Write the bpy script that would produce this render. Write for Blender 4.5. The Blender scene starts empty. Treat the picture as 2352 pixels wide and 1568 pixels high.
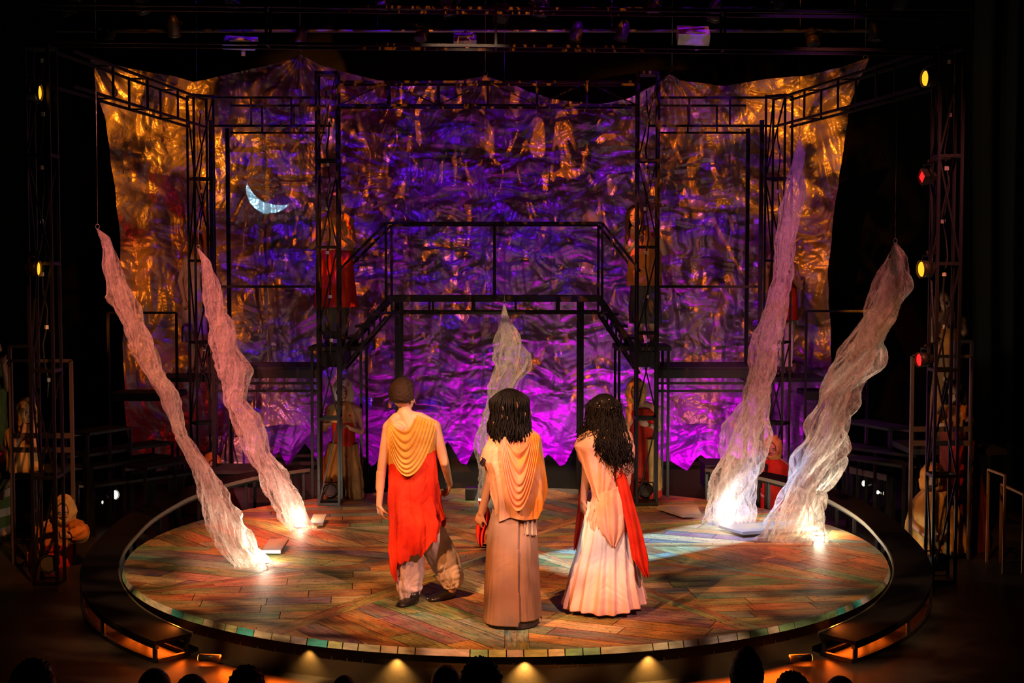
import bpy, bmesh, math, random
import numpy as np
from mathutils import Vector, Matrix, noise as mnoise
random.seed(7)
S = bpy.context.scene
COL = S.collection
PI = math.pi

# ---------------------------------------------------------------- camera
F_PX = 3093.0
PITCH = math.atan((784 - 624) / F_PX)
CAM = Vector((0.05, -12.5, 2.57))
cam = bpy.data.cameras.new('camera'); cam.sensor_width = 36.0; cam.lens = F_PX / 2352 * 36.0
cam.clip_end = 100
cam_ob = bpy.data.objects.new('camera', cam); COL.objects.link(cam_ob)
cam_ob.location = CAM; cam_ob.rotation_euler = (PI / 2 - PITCH, 0, 0)
S.camera = cam_ob

S.view_settings.view_transform = 'Standard'
S.view_settings.look = 'None'
S.view_settings.exposure = 0.0
S.view_settings.gamma = 1.0
S.view_settings.use_curve_mapping = False
w = bpy.data.worlds.new('world'); S.world = w; w.use_nodes = True
w.node_tree.nodes['Background'].inputs[0].default_value = (0.10, 0.07, 0.16, 1)
w.node_tree.nodes['Background'].inputs[1].default_value = 0.004
S.cycles.max_bounces = 6
S.cycles.transparent_max_bounces = 14
S.cycles.caustics_reflective = False
S.cycles.caustics_refractive = False
S.cycles.sample_clamp_indirect = 4.0

def at(px, py, Y):
    """point where the sight line of a photograph pixel meets the vertical plane y = Y"""
    x = (px - 1176) / F_PX; y = (784 - py) / F_PX
    d = Vector((x, math.cos(PITCH) + y * math.sin(PITCH), -math.sin(PITCH) + y * math.cos(PITCH)))
    return CAM + d * ((Y - CAM.y) / d.y)
def gz(px, py, z):
    x = (px - 1176) / F_PX; y = (784 - py) / F_PX
    d = Vector((x, math.cos(PITCH) + y * math.sin(PITCH), -math.sin(PITCH) + y * math.cos(PITCH)))
    return CAM + d * ((z - CAM.z) / d.z)

# ---------------------------------------------------------------- lights
def aim(o, target):
    o.rotation_euler = (Vector(target) - o.location).to_track_quat('-Z', 'Y').to_euler()
def spot(name, loc, target, power, color, angle, blend=0.4, size=0.05, gobo=None):
    l = bpy.data.lights.new(name, 'SPOT'); l.energy = power; l.color = color
    l.spot_size = math.radians(angle); l.spot_blend = blend; l.shadow_soft_size = size
    o = bpy.data.objects.new(name, l); COL.objects.link(o); o.location = loc; aim(o, target)
    if gobo: gobo(l)
    return o
def area(name, loc, target, power, color, sx, sy, spread=180):
    l = bpy.data.lights.new(name, 'AREA'); l.shape = 'RECTANGLE'; l.size = sx; l.size_y = sy
    l.energy = power; l.color = color; l.spread = math.radians(spread)
    o = bpy.data.objects.new(name, l); COL.objects.link(o); o.location = loc; aim(o, target); return o
def point(name, loc, power, color, size=0.03):
    l = bpy.data.lights.new(name, 'POINT'); l.energy = power; l.color = color; l.shadow_soft_size = size
    o = bpy.data.objects.new(name, l); COL.objects.link(o); o.location = loc; return o

def gobo_nodes(l):
    l.use_nodes = True; nt = l.node_tree; N = nt.nodes; L = nt.links
    em = [n for n in N if n.type == 'EMISSION'][0]
    tc = N.new('ShaderNodeTexCoord'); sx = N.new('ShaderNodeSeparateXYZ'); L.new(tc.outputs['Normal'], sx.inputs[0])
    dx = N.new('ShaderNodeMath'); dx.operation = 'DIVIDE'; L.new(sx.outputs[0], dx.inputs[0]); L.new(sx.outputs[2], dx.inputs[1])
    dy = N.new('ShaderNodeMath'); dy.operation = 'DIVIDE'; L.new(sx.outputs[1], dy.inputs[0]); L.new(sx.outputs[2], dy.inputs[1])
    cb = N.new('ShaderNodeCombineXYZ'); L.new(dx.outputs[0], cb.inputs[0]); L.new(dy.outputs[0], cb.inputs[1])
    return nt, N, L, em, cb.outputs[0]
def blotch_gobo(scale, lo, hi, sx=1.0, sy=1.0, floor_=0.0, detail=3.0, rot=0.0, dist=0.6):
    """a break-up gobo: blotches of light with soft edges"""
    def f(l):
        nt, N, L, em, uv = gobo_nodes(l)
        mp = N.new('ShaderNodeMapping'); mp.inputs['Scale'].default_value = (sx, sy, 1); mp.inputs['Rotation'].default_value = (0, 0, rot); L.new(uv, mp.inputs[0])
        nz = N.new('ShaderNodeTexNoise'); nz.inputs['Scale'].default_value = scale; nz.inputs['Detail'].default_value = detail
        nz.inputs['Distortion'].default_value = dist
        L.new(mp.outputs[0], nz.inputs['Vector'])
        mr = N.new('ShaderNodeMapRange'); mr.inputs[1].default_value = lo; mr.inputs[2].default_value = hi
        mr.inputs[3].default_value = floor_; mr.inputs[4].default_value = 1.0
        L.new(nz.outputs[0], mr.inputs[0]); L.new(mr.outputs[0], em.inputs['Strength'])
    return f
# stage lighting (positions of the rig over the audience and above the stage)
def slot_gobo(ang, hw, hl, soft=.15, cx=0.0, cy=0.0):
    """barn doors: a straight-sided shaft of light"""
    def f(l):
        nt, N, L, em, uv = gobo_nodes(l)
        mp = N.new('ShaderNodeMapping'); mp.vector_type = 'TEXTURE'; mp.inputs['Location'].default_value = (cx, cy, 0); mp.inputs['Rotation'].default_value = (0, 0, ang); mp.inputs['Scale'].default_value = (hl, hw, 1)
        L.new(uv, mp.inputs[0]); s = N.new('ShaderNodeSeparateXYZ'); L.new(mp.outputs[0], s.inputs[0]); o_ = []
        for k in (0, 1):
            a = N.new('ShaderNodeMath'); a.operation = 'ABSOLUTE'; L.new(s.outputs[k], a.inputs[0])
            m = N.new('ShaderNodeMapRange'); m.inputs[1].default_value = 1 - soft; m.inputs[2].default_value = 1 + soft; m.inputs[3].default_value = 1; m.inputs[4].default_value = 0; L.new(a.outputs[0], m.inputs[0]); o_.append(m.outputs[0])
        q = N.new('ShaderNodeMath'); q.operation = 'MULTIPLY'; L.new(o_[0], q.inputs[0]); L.new(o_[1], q.inputs[1]); L.new(q.outputs[0], em.inputs['Strength'])
    return f
def crescent_gobo(r1, c2, r2):
    """a crescent moon: the disc r1 less the disc r2 round c2"""
    def f(l):
        nt, N, L, em, uv = gobo_nodes(l); o_ = []
        for c, r, inv in (((0, 0), r1, 0), (c2, r2, 1)):
            v = N.new('ShaderNodeVectorMath'); v.operation = 'SUBTRACT'; v.inputs[1].default_value = (c[0], c[1], 0); L.new(uv, v.inputs[0])
            d = N.new('ShaderNodeVectorMath'); d.operation = 'LENGTH'; L.new(v.outputs[0], d.inputs[0])
            m = N.new('ShaderNodeMapRange'); m.inputs[1].default_value = r - .0003; m.inputs[2].default_value = r + .0003; m.inputs[3].default_value = 1 - inv; m.inputs[4].default_value = inv; L.new(d.outputs['Value'], m.inputs[0]); o_.append(m.outputs[0])
        q = N.new('ShaderNodeMath'); q.operation = 'MULTIPLY'; L.new(o_[0], q.inputs[0]); L.new(o_[1], q.inputs[1])
        nz = N.new('ShaderNodeTexNoise'); nz.inputs['Scale'].default_value = 300; nz.inputs['Detail'].default_value = 3; L.new(uv, nz.inputs['Vector'])
        m = N.new('ShaderNodeMapRange'); m.inputs[1].default_value = .3; m.inputs[2].default_value = .6; m.inputs[3].default_value = .55; L.new(nz.outputs[0], m.inputs[0])
        p = N.new('ShaderNodeMath'); p.operation = 'MULTIPLY'; L.new(q.outputs[0], p.inputs[0]); L.new(m.outputs[0], p.inputs[1]); L.new(p.outputs[0], em.inputs['Strength'])
    return f
# warm wash on the disc, through break-up gobos
spot('disc_wash_light', (-3.2, -7.6, 7.6), (-1.2, -1.2, 0), 2800, (1.0, 0.52, 0.24), 33, 0.5, 0.03, blotch_gobo(20, 0.40, 0.60, .6, 1.5, 0.03))
spot('disc_wash_light', (3.4, -7.8, 7.6), (1.2, -1.2, 0), 2400, (1.0, 0.60, 0.32), 33, 0.5, 0.03, blotch_gobo(18, 0.42, 0.62, .6, 1.5, 0.03))
# key lights on the three leads
spot('lead_key_light', (-4.4, -9.6, 6.9), (-0.05, -2.4, 1.05), 7000, (1.0, 0.33, 0.075), 19, 0.3, 0.05, blotch_gobo(38, 0.36, 0.62, 1, 1, 0.25))
spot('lead_key_light', (3.6, -9.8, 6.6), (0.2, -2.4, 1.05), 4200, (1.0, 0.46, 0.38), 17, 0.3, 0.05, blotch_gobo(34, 0.36, 0.62, 1, 1, 0.3))
# pink light on the gauze columns, one steep lamp each
for loc, tg, pw, an, ga, gw in (((-4.6, -6.6, 7.4), (-2.87, -.5, 1.15), 5200, 30, 123, .042), ((-3.6, -6.0, 7.5), (-2.75, 1.15, 1.3), 7600, 28, 117, .042), ((3.0, -6.0, 7.5), (2.62, 1.5, 1.3), 3600, 28, 77, .055), ((4.9, -6.4, 7.4), (3.15, .5, 1.2), 2000, 30, 62, .065)):
    spot('pink_column_light', loc, tg, pw, (1.0, 0.22, 0.19), an, 0.6, 0.03, slot_gobo(math.radians(ga), gw, .24, .3))
spot('violet_column_light', (2.4, -1.6, 7.4), (3.1, 1.9, 2.7), 700, (0.7, 0.12, 1.0), 24, .6, .05)
spot('added_column_light', (-.6, -3.6, 7.5), (-.15, 2.4, 1.3), 4200, (1.0, .60, .36), 13, .5, .04)  # added to brighten the short gauze column that stayed dark
# blue shaft across the disc
spot('blue_shaft_light', (.4, -5.6, 7.4), (1.25, -.1, 0), 17000, (0.16, 0.50, 1.0), 30, 0.1, 0.012, slot_gobo(math.radians(43), .040, .155, .12, -.03, -.03))
spot('added_skirt_light', (-1.6, -7.2, 7.2), (.66, -2.55, .66), 900, (.62, .84, 1.0), 5.5, .9, .04)  # added spot that whitens the skirt, beside the blue shaft
# crescent moon on the cloth
MT = at(621, 434, 5.4)
spot('moon_projector', (.5, -11.8, 5.2), MT, 36000, (0.36, 0.84, 1.0), 8, 0.05, 0.0, crescent_gobo(.0175, (-.0070, -.0132), .0250))
# backdrop: amber from both sides and through a flame gobo, violet from above, magenta from the floor
spot('side_amber_light', (-7.2, 3.0, 4.4), (-4.9, 5.5, 4.3), 1200, (1.0, 0.27, 0.012), 40, 0.8, 0.02, blotch_gobo(4.2, .45, .56, 1, 1, .01))
spot('side_amber_light', (5.0, 2.3, 4.6), (3.8, 5.5, 4.2), 900, (1.0, 0.27, 0.012), 40, 0.8, 0.02, blotch_gobo(4.2, .45, .56, 1, 1, .01))
spot('side_amber_light', (-6.6, 2.4, 1.6), (-4.6, 5.5, 2.1), 420, (1.0, 0.24, 0.010), 34, 0.6, 0.03, blotch_gobo(4, .38, .58, 1, 1, .0))
spot('side_amber_light', (5.0, 2.2, 1.6), (4.2, 5.5, 2.2), 300, (1.0, 0.24, 0.010), 30, 0.6, 0.03, blotch_gobo(4, .38, .58, 1, 1, .0))
spot('side_red_light', (-6.9, 2.8, 2.2), (-4.9, 5.5, 3.1), 50, (1.0, 0.01, 0.012), 36, 0.8, 0.03)
spot('side_red_light', (5.1, 2.8, 2.2), (4.3, 5.5, 3.2), 20, (1.0, 0.01, 0.03), 36, 0.8, 0.03)
spot('side_red_light', (-6.6, 2.8, .5), (-4.6, 5.5, .9), 45, (1.0, 0.01, 0.012), 34, 0.8, 0.03)
spot('top_amber_light', (-2.6, -.5, 7.5), (-3.4, 5.5, 4.3), 620, (1.0, 0.22, 0.008), 38, 0.8, 0.02, blotch_gobo(14, .50, .62, 1.4, .9, .0, 4, 0, 1.0))
spot('top_amber_light', (2.6, -.5, 7.5), (3.3, 5.5, 4.3), 560, (1.0, 0.22, 0.008), 38, 0.8, 0.02, blotch_gobo(14, .50, .62, 1.4, .9, .0, 4, 0, 1.0))
spot('flame_gobo_light', (0.0, -3.0, 7.4), (-0.1, 5.5, 2.0), 3800, (1.0, 0.19, 0.006), 45, 0.3, 0.004, blotch_gobo(19, .565, .65, 1.8, .75, .0, 6, 0, 1.8))
spot('top_violet_light', (-2.4, -1.0, 7.5), (-1.6, 5.5, 2.2), 1350, (0.13, 0.004, 1.0), 50, 0.9, 0.008, blotch_gobo(20, .51, .60, .65, 1.7, .01, 5, 0, 1.4))
spot('top_violet_light', (1.9, -1.0, 7.5), (1.0, 5.5, 2.2), 1150, (0.26, 0.004, 1.0), 50, 0.9, 0.008, blotch_gobo(21, .51, .60, .65, 1.7, .01, 5, 0, 1.4))
spot('maroon_cloth_light', (0, -2.5, 7.5), (0, 5.5, 2.3), 90, (1.0, 0.0, 0.22), 62, .5, .1)
# added amber spots to brighten dark players at the sides, landings and galleries
spot('added_wing_light', (-1.5, -5.5, 6.9), (-4.5, .5, .35), 1500, (1.0, .30, .06), 17, .7, .03)
spot('added_wing_light', (1.6, -5.5, 6.9), (4.2, 1.1, .6), 1000, (1.0, .34, .07), 15, .7, .03)
spot('added_landing_light', (-5.0, -4.0, 4.6), (-1.85, 2.95, 2.75), 260, (1.0, .32, .08), 9, .8, .02)
spot('added_landing_light', (-2.5, -5.0, 4.9), (1.45, 2.95, 2.95), 420, (1.0, .42, .16), 8, .8, .02)
spot('added_gallery_light', (-6.2, -2.0, 5.2), (-3.85, 4.45, 2.35), 420, (1.0, .40, .22), 9, .8, .02)
spot('added_gallery_light', (5.6, -2.0, 5.2), (3.3, 4.45, 2.3), 300, (1.0, .30, .08), 8, .8, .02)
# ---------------------------------------------------------------- materials
MATS = {}
def mat(name, color, rough=0.6, metal=0.0, spec=0.5, emit=None, estr=0.0, **kw):
    if name in MATS: return MATS[name]
    m = bpy.data.materials.new(name); m.use_nodes = True
    b = m.node_tree.nodes['Principled BSDF']
    b.inputs['Base Color'].default_value = (*color, 1); b.inputs['Roughness'].default_value = rough
    b.inputs['Metallic'].default_value = metal; b.inputs['Specular IOR Level'].default_value = spec
    if emit: b.inputs['Emission Color'].default_value = (*emit, 1); b.inputs['Emission Strength'].default_value = estr
    MATS[name] = m
    return m
def nodes(m):
    nt = m.node_tree; return nt.nodes, nt.links, nt.nodes['Principled BSDF']
def bumpy(m, scale, strength, detail=4.0, dist=0.01, stretch=(1, 1, 1), rough_var=None):
    N, L, b = nodes(m)
    tc = N.new('ShaderNodeTexCoord'); mp = N.new('ShaderNodeMapping'); mp.inputs['Scale'].default_value = stretch
    nz = N.new('ShaderNodeTexNoise'); nz.inputs['Scale'].default_value = scale; nz.inputs['Detail'].default_value = detail
    bp = N.new('ShaderNodeBump'); bp.inputs['Strength'].default_value = strength; bp.inputs['Distance'].default_value = dist
    L.new(tc.outputs['Object'], mp.inputs[0]); L.new(mp.outputs[0], nz.inputs['Vector']); L.new(nz.outputs[0], bp.inputs['Height']); L.new(bp.outputs[0], b.inputs['Normal'])
    return m
def mottled(m, c1, c2, scale, lo=0.35, hi=0.65, detail=4.0, c3=None, stretch=(1, 1, 1), coord='Object'):
    """dye or wear that belongs to the surface itself"""
    N, L, b = nodes(m)
    tc = N.new('ShaderNodeTexCoord'); mp = N.new('ShaderNodeMapping'); mp.inputs['Scale'].default_value = stretch
    nz = N.new('ShaderNodeTexNoise'); nz.inputs['Scale'].default_value = scale; nz.inputs['Detail'].default_value = detail
    cr = N.new('ShaderNodeValToRGB'); cr.color_ramp.elements[0].position = lo; cr.color_ramp.elements[1].position = hi
    cr.color_ramp.elements[0].color = (*c1, 1); cr.color_ramp.elements[1].color = (*c2, 1)
    if c3:
        e = cr.color_ramp.elements.new((lo + hi) / 2); e.color = (*c3, 1)
    L.new(tc.outputs[coord], mp.inputs[0]); L.new(mp.outputs[0], nz.inputs['Vector']); L.new(nz.outputs[0], cr.inputs[0]); L.new(cr.outputs[0], b.inputs['Base Color'])
    return m
def fabric(name, c1, c2, scale=5.0, weave=260, rough=0.85, **kw):
    if name in MATS: return MATS[name]
    m = mat(name, c1, rough, 0, 0.2); mottled(m, c1, c2, scale, **kw); bumpy(m, weave, 0.35, 2, 0.003)
    return m

STEEL = bumpy(mat('black_painted_steel', (0.010, 0.009, 0.009), 0.40, 0.0, 0.35), 90, 0.2)
STEEL_G = mat('bare_grey_steel', (0.30, 0.29, 0.27), 0.4, 0.8)
BLACK = bumpy(mat('matt_black_paint', (0.010, 0.010, 0.011), 0.75), 60, 0.3)
BLACKG = mat('glossy_black', (0.008, 0.008, 0.009), 0.3)
RUBBER = mat('black_rubber', (0.012, 0.012, 0.012), 0.6)

# ---------------------------------------------------------------- scene tree
def tag(o, label=None, cat=None, group=None, kind=None):
    if label: o['label'] = label
    if cat: o['category'] = cat
    if group: o['group'] = group
    if kind: o['kind'] = kind
    return o
def thing(name, label, cat, loc=(0, 0, 0), group=None, rz=0.0):
    o = bpy.data.objects.new(name, None); COL.objects.link(o); o.location = loc; o.rotation_euler = (0, 0, rz)
    o.empty_display_size = 0.1
    return tag(o, label, cat, group)
def kids(o): return [c for c in bpy.data.objects if c.parent == o]
def copy_tree(o, parent=None):
    c = o.copy(); COL.objects.link(c); c.parent = parent
    for ch in kids(o): copy_tree(ch, c)
    return c
def world_loc(o):
    v = Vector((0, 0, 0))
    while o is not None: v += o.location; o = o.parent
    return v
class MB:
    """collects shapes in world space; build() links them as one mesh object"""
    def __init__(s): s.v = []; s.f = []; s.uv = None; s.col = None
    def add(s, vs, fs):
        n = len(s.v); s.v += [tuple(v) for v in vs]; s.f += [tuple(i + n for i in f) for f in fs]; return s
    def box(s, c, size, rot=None):
        x, y, z = (k / 2 for k in size); c = Vector(c)
        vs = [Vector((a * x, b * y, d * z)) for a in (-1, 1) for b in (-1, 1) for d in (-1, 1)]
        if rot is not None:
            if not hasattr(rot, 'to_4x4') : rot = Matrix.Rotation(rot, 3, 'Z')
            vs = [rot @ v for v in vs]
        return s.add([v + c for v in vs], [(0, 1, 3, 2), (4, 6, 7, 5), (0, 4, 5, 1), (2, 3, 7, 6), (0, 2, 6, 4), (1, 5, 7, 3)])
    def bar(s, p0, p1, wd, ht=None, up=(0, 0, 1)):
        p0 = Vector(p0); p1 = Vector(p1); ht = ht or wd; d = (p1 - p0)
        if d.length < 1e-6: return s
        d.normalize(); u = Vector(up)
        if abs(d.dot(u)) > 0.98: u = Vector((0, 1, 0))
        a = d.cross(u).normalized(); b = a.cross(d).normalized()
        vs = [p + a * (i * wd / 2) + b * (j * ht / 2) for p in (p0, p1) for i, j in ((-1, -1), (1, -1), (1, 1), (-1, 1))]
        return s.add(vs, [(0, 1, 5, 4), (1, 2, 6, 5), (2, 3, 7, 6), (3, 0, 4, 7), (3, 2, 1, 0), (4, 5, 6, 7)])
    def tube(s, pts, r, n=8, cap=True, flat=1.0):
        pts = [Vector(p) for p in pts]; m = len(pts)
        rs = r if isinstance(r, (list, tuple)) else [r] * m
        base = len(s.v); t0 = (pts[1] - pts[0]).normalized()
        a = t0.cross(Vector((0, 0, 1)))
        if a.length < 0.1: a = t0.cross(Vector((0, 1, 0)))
        a.normalize()
        for i, p in enumerate(pts):
            t = (pts[min(i + 1, m - 1)] - pts[max(i - 1, 0)])
            t = t.normalized() if t.length > 1e-9 else t0
            a = (a - t * a.dot(t)); a = a.normalized() if a.length > 1e-6 else t.orthogonal().normalized()
            b = t.cross(a)
            for k in range(n):
                q = 2 * PI * k / n
                s.v.append(tuple(p + (a * math.cos(q) + b * math.sin(q) * flat) * rs[i]))
        for i in range(m - 1):
            for k in range(n):
                s.f.append((base + i * n + k, base + i * n + (k + 1) % n, base + (i + 1) * n + (k + 1) % n, base + (i + 1) * n + k))
        if cap:
            s.f.append(tuple(base + k for k in range(n))[::-1]); s.f.append(tuple(base + (m - 1) * n + k for k in range(n)))
        return s
    def ball(s, c, r, nu=14, nv=9, rot=None):
        c = Vector(c); r = r if isinstance(r, (tuple, list, Vector)) else (r, r, r)
        vs = []
        for j in range(1, nv):
            ph = PI * j / nv
            for i in range(nu):
                th = 2 * PI * i / nu
                vs.append(Vector((r[0] * math.sin(ph) * math.cos(th), r[1] * math.sin(ph) * math.sin(th), r[2] * math.cos(ph))))
        vs.append(Vector((0, 0, r[2]))); vs.append(Vector((0, 0, -r[2])))
        if rot is not None: vs = [rot @ v for v in vs]
        fs = []
        for j in range(nv - 2):
            for i in range(nu): fs.append((j * nu + i, j * nu + (i + 1) % nu, (j + 1) * nu + (i + 1) % nu, (j + 1) * nu + i))
        T = len(vs) - 2; B = T + 1
        for i in range(nu): fs.append((T, (i + 1) % nu, i)); fs.append((B, (nv - 2) * nu + i, (nv - 2) * nu + (i + 1) % nu))
        return s.add([v + c for v in vs], fs)
    def grid(s, fn, nu, nv, closed=False):
        """fn(i/(nu-1), j/(nv-1)) -> point; closed wraps in u"""
        base = len(s.v)
        for j in range(nv):
            for i in range(nu): s.v.append(tuple(fn(i / (nu if closed else nu - 1), j / (nv - 1))))
        for j in range(nv - 1):
            for i in range(nu if closed else nu - 1):
                i2 = (i + 1) % nu
                s.f.append((base + j * nu + i, base + j * nu + i2, base + (j + 1) * nu + i2, base + (j + 1) * nu + i))
        return s
    def prism(s, poly, z0, z1):
        n = len(poly); base = len(s.v)
        for z in (z0, z1): s.v += [(p[0], p[1], z) for p in poly]
        s.f.append(tuple(base + i for i in range(n))[::-1]); s.f.append(tuple(base + n + i for i in range(n)))
        for i in range(n): s.f.append((base + i, base + (i + 1) % n, base + n + (i + 1) % n, base + n + i))
        return s
    def build(s, name, m, parent=None, smooth=False, bevel=0, origin=None, solid=0, sub=0):
        o0 = world_loc(parent) if parent is not None else (Vector(origin) if origin is not None else Vector((0, 0, 0)))
        me = bpy.data.meshes.new(name); me.from_pydata([(v[0] - o0.x, v[1] - o0.y, v[2] - o0.z) for v in s.v], [], s.f); me.update()
        if smooth: me.polygons.foreach_set('use_smooth', [True] * len(me.polygons))
        o = bpy.data.objects.new(name, me); COL.objects.link(o)
        if parent is not None: o.parent = parent
        else: o.location = o0
        if m: me.materials.append(m)
        if solid: q = o.modifiers.new('s', 'SOLIDIFY'); q.thickness = solid; q.offset = 0
        if sub: q = o.modifiers.new('u', 'SUBSURF'); q.levels = sub; q.render_levels = sub
        if bevel: q = o.modifiers.new('b', 'BEVEL'); q.width = bevel; q.segments = 2; q.limit_method = 'ANGLE'
        return o
def struct(name, mb, m, **k):
    return tag(mb.build(name, m, **k), kind='structure')
def lerp(a, b, t): return a + (b - a) * t
def curve(pts, t):
    """Catmull-Rom through pts (tuples), t in 0..1"""
    n = len(pts) - 1; x = min(max(t, 0), 1) * n; i = min(int(x), n - 1); u = x - i
    p0, p1, p2, p3 = (Vector(pts[max(i - 1, 0)]), Vector(pts[i]), Vector(pts[i + 1]), Vector(pts[min(i + 2, n)]))
    return 0.5 * ((2 * p1) + (p2 - p0) * u + (2 * p0 - 5 * p1 + 4 * p2 - p3) * u * u + (3 * p1 - p0 - 3 * p2 + p3) * u ** 3)
def interp(xs, ys, x): return float(np.interp(x, xs, ys))
def nz3(x, y, z=0.0): return mnoise.noise(Vector((x, y, z)))
# ---------------------------------------------------------------- gradient noise on arrays (for crumpled cloth)
_rs = np.random.RandomState(5)
_P = np.concatenate([_rs.permutation(256)] * 3)
_G = np.array([[math.cos(2 * PI * i / 32), math.sin(2 * PI * i / 32)] for i in range(32)])
def pnoise(x, y, seed=0):
    xi = np.floor(x).astype(int); yi = np.floor(y).astype(int); xf = x - xi; yf = y - yi
    u = xf ** 3 * (xf * (xf * 6 - 15) + 10); v = yf ** 3 * (yf * (yf * 6 - 15) + 10)
    def g(ix, iy, fx, fy):
        h = _P[(_P[(ix + seed * 17) & 255] + iy + seed * 31) & 255] & 31
        return _G[h, 0] * fx + _G[h, 1] * fy
    a = g(xi, yi, xf, yf); b = g(xi + 1, yi, xf - 1, yf); c = g(xi, yi + 1, xf, yf - 1); d = g(xi + 1, yi + 1, xf - 1, yf - 1)
    return (a + (b - a) * u) + ((c + (d - c) * u) - (a + (b - a) * u)) * v
def crumple(x, y, f=1.0, octaves=4, seed=0, gain=0.55, warp=0.35):
    """sharp-ridged folds like crushed cloth"""
    wx = pnoise(x * f * .8, y * f * .8, seed + 3) * warp / f * 2; wy = pnoise(x * f * .8 + 9.3, y * f * .8 - 4.1, seed + 4) * warp / f * 2
    x = x + wx; y = y + wy; h = 0; a = 1.0
    for o in range(octaves):
        h = h + a * np.abs(pnoise(x * f, y * f, seed + o)); f *= 2.05; a *= gain
        x, y = x * .82 - y * .57, x * .57 + y * .82
    return h
def mesh_from_grid(name, P, m, parent=None, closed=False, smooth=True, origin=(0, 0, 0)):
    """P: array (nv, nu, 3)"""
    nv, nu, _ = P.shape
    o0 = world_loc(parent) if parent is not None else Vector(origin)
    V = (P.reshape(-1, 3) - np.array(o0)).astype(np.float32)
    j, i = np.meshgrid(np.arange(nv - 1), np.arange(nu if closed else nu - 1), indexing='ij'); i2 = (i + 1) % nu
    Fc = np.stack([j * nu + i, j * nu + i2, (j + 1) * nu + i2, (j + 1) * nu + i], -1).reshape(-1, 4)
    me = bpy.data.meshes.new(name); me.vertices.add(len(V)); me.vertices.foreach_set('co', V.ravel())
    me.loops.add(Fc.size); me.loops.foreach_set('vertex_index', Fc.ravel().astype(np.int32))
    me.polygons.add(len(Fc)); me.polygons.foreach_set('loop_start', np.arange(0, Fc.size, 4, dtype=np.int32)); me.polygons.foreach_set('loop_total', np.full(len(Fc), 4, dtype=np.int32))
    me.update(calc_edges=True); me.validate()
    if smooth: me.polygons.foreach_set('use_smooth', [True] * len(me.polygons))
    o = bpy.data.objects.new(name, me); COL.objects.link(o); me.materials.append(m)
    if parent is not None: o.parent = parent
    else: o.location = o0
    return o
# ---------------------------------------------------------------- the room
FZ = -0.28
floor_m = mat('worn_black_floor', (0.030, 0.022, 0.016), 0.42, 0, 0.4)
mottled(floor_m, (0.018, 0.014, 0.011), (0.045, 0.033, 0.024), 2.2); bumpy(floor_m, 25, 0.12, 6)
struct('floor', MB().box((0, 0, FZ - 0.05), (20, 26, 0.1)), floor_m)
struct('wall_back', MB().box((0, 8.55, 3.2), (20, 0.1, 7.4)), BLACK)
struct('wall_left', MB().box((-9.05, 0, 3.2), (0.1, 26, 7.4)), BLACK)
struct('wall_right', MB().box((9.05, 0, 3.2), (0.1, 26, 7.4)), BLACK)
struct('ceiling', MB().box((0, 0, 7.9), (20, 26, 0.1)), BLACK)

# ---------------------------------------------------------------- the round stage
R = 3.45
def clip(poly, a, b, c):       # keep a*x+b*y <= c
    out = []
    for i, p in enumerate(poly):
        q = poly[(i + 1) % len(poly)]; dp = a * p[0] + b * p[1] - c; dq = a * q[0] + b * q[1] - c
        if dp <= 0: out.append(p)
        if (dp < 0) != (dq < 0):
            t = dp / (dp - dq); out.append((p[0] + (q[0] - p[0]) * t, p[1] + (q[1] - p[1]) * t))
    return out
def clip_circle(poly, r):
    if not poly or all(math.hypot(*p) <= r for p in poly): return poly
    cx = sum(p[0] for p in poly) / len(poly); cy = sum(p[1] for p in poly) / len(poly); a0 = math.atan2(cy, cx)
    for k in range(-22, 23):
        a = a0 + k * PI / 90; poly = clip(poly, math.cos(a), math.sin(a), r * math.cos(PI / 180))
        if not poly: return []
    return poly
PAL = [(0.46, 0.24, 0.07), (0.26, 0.13, 0.05), (0.58, 0.33, 0.11), (0.24, 0.24, 0.06), (0.15, 0.30, 0.12), (0.55, 0.17, 0.05),
       (0.40, 0.34, 0.16), (0.12, 0.11, 0.15), (0.62, 0.45, 0.22), (0.26, 0.08, 0.03), (0.10, 0.26, 0.22), (0.44, 0.28, 0.10), (0.13, 0.09, 0.17)]
plank_polys = []; plank_dir = []; plank_col = []
def lay_planks(test_clip, ang, wd, rng, cut=True, origin=(0, 0)):
    ca, sa = math.cos(ang), math.sin(ang)
    n = int(7.2 / wd)
    for j in range(-n // 2, n // 2 + 1):
        v0, v1 = j * wd, (j + 1) * wd
        u = -3.6 + rng.random() * 0.8
        while u < 3.6:
            le = rng.choice([0.5, 0.7, 0.9, 1.2, 1.7]) if cut else 8
            e = 0.0034
            quad = [(u + e, v0 + e), (u + le - e, v0 + e), (u + le - e, v1 - e), (u + e, v1 - e)]
            quad = [(p[0] * ca - p[1] * sa + origin[0], p[0] * sa + p[1] * ca + origin[1]) for p in quad]
            u += le
            q = test_clip(quad)
            if q and len(q) > 2:
                q = clip_circle(q, R - 0.004)
                if len(q) > 2: plank_polys.append(q); plank_dir.append(ang); plank_col.append(rng.choice(PAL))
rng = random.Random(11)
NS = 12; SW = 0.17; off = math.radians(-90)
for k in range(NS):
    a0 = off + 2 * PI * k / NS; a1 = a0 + 2 * PI / NS; am = (a0 + a1) / 2
    def tc_(q, a0=a0, a1=a1):
        q = clip(q, math.sin(a0), -math.cos(a0), -SW)      # left of a0 by SW
        if len(q) < 3: return q
        return clip(q, -math.sin(a1), math.cos(a1), -0.003)
    lay_planks(tc_, am + (math.radians(52) if k % 2 else math.radians(-38)) + PI / 2 * (k % 3 == 0), 0.19 + 0.04 * rng.random(), rng)
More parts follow.
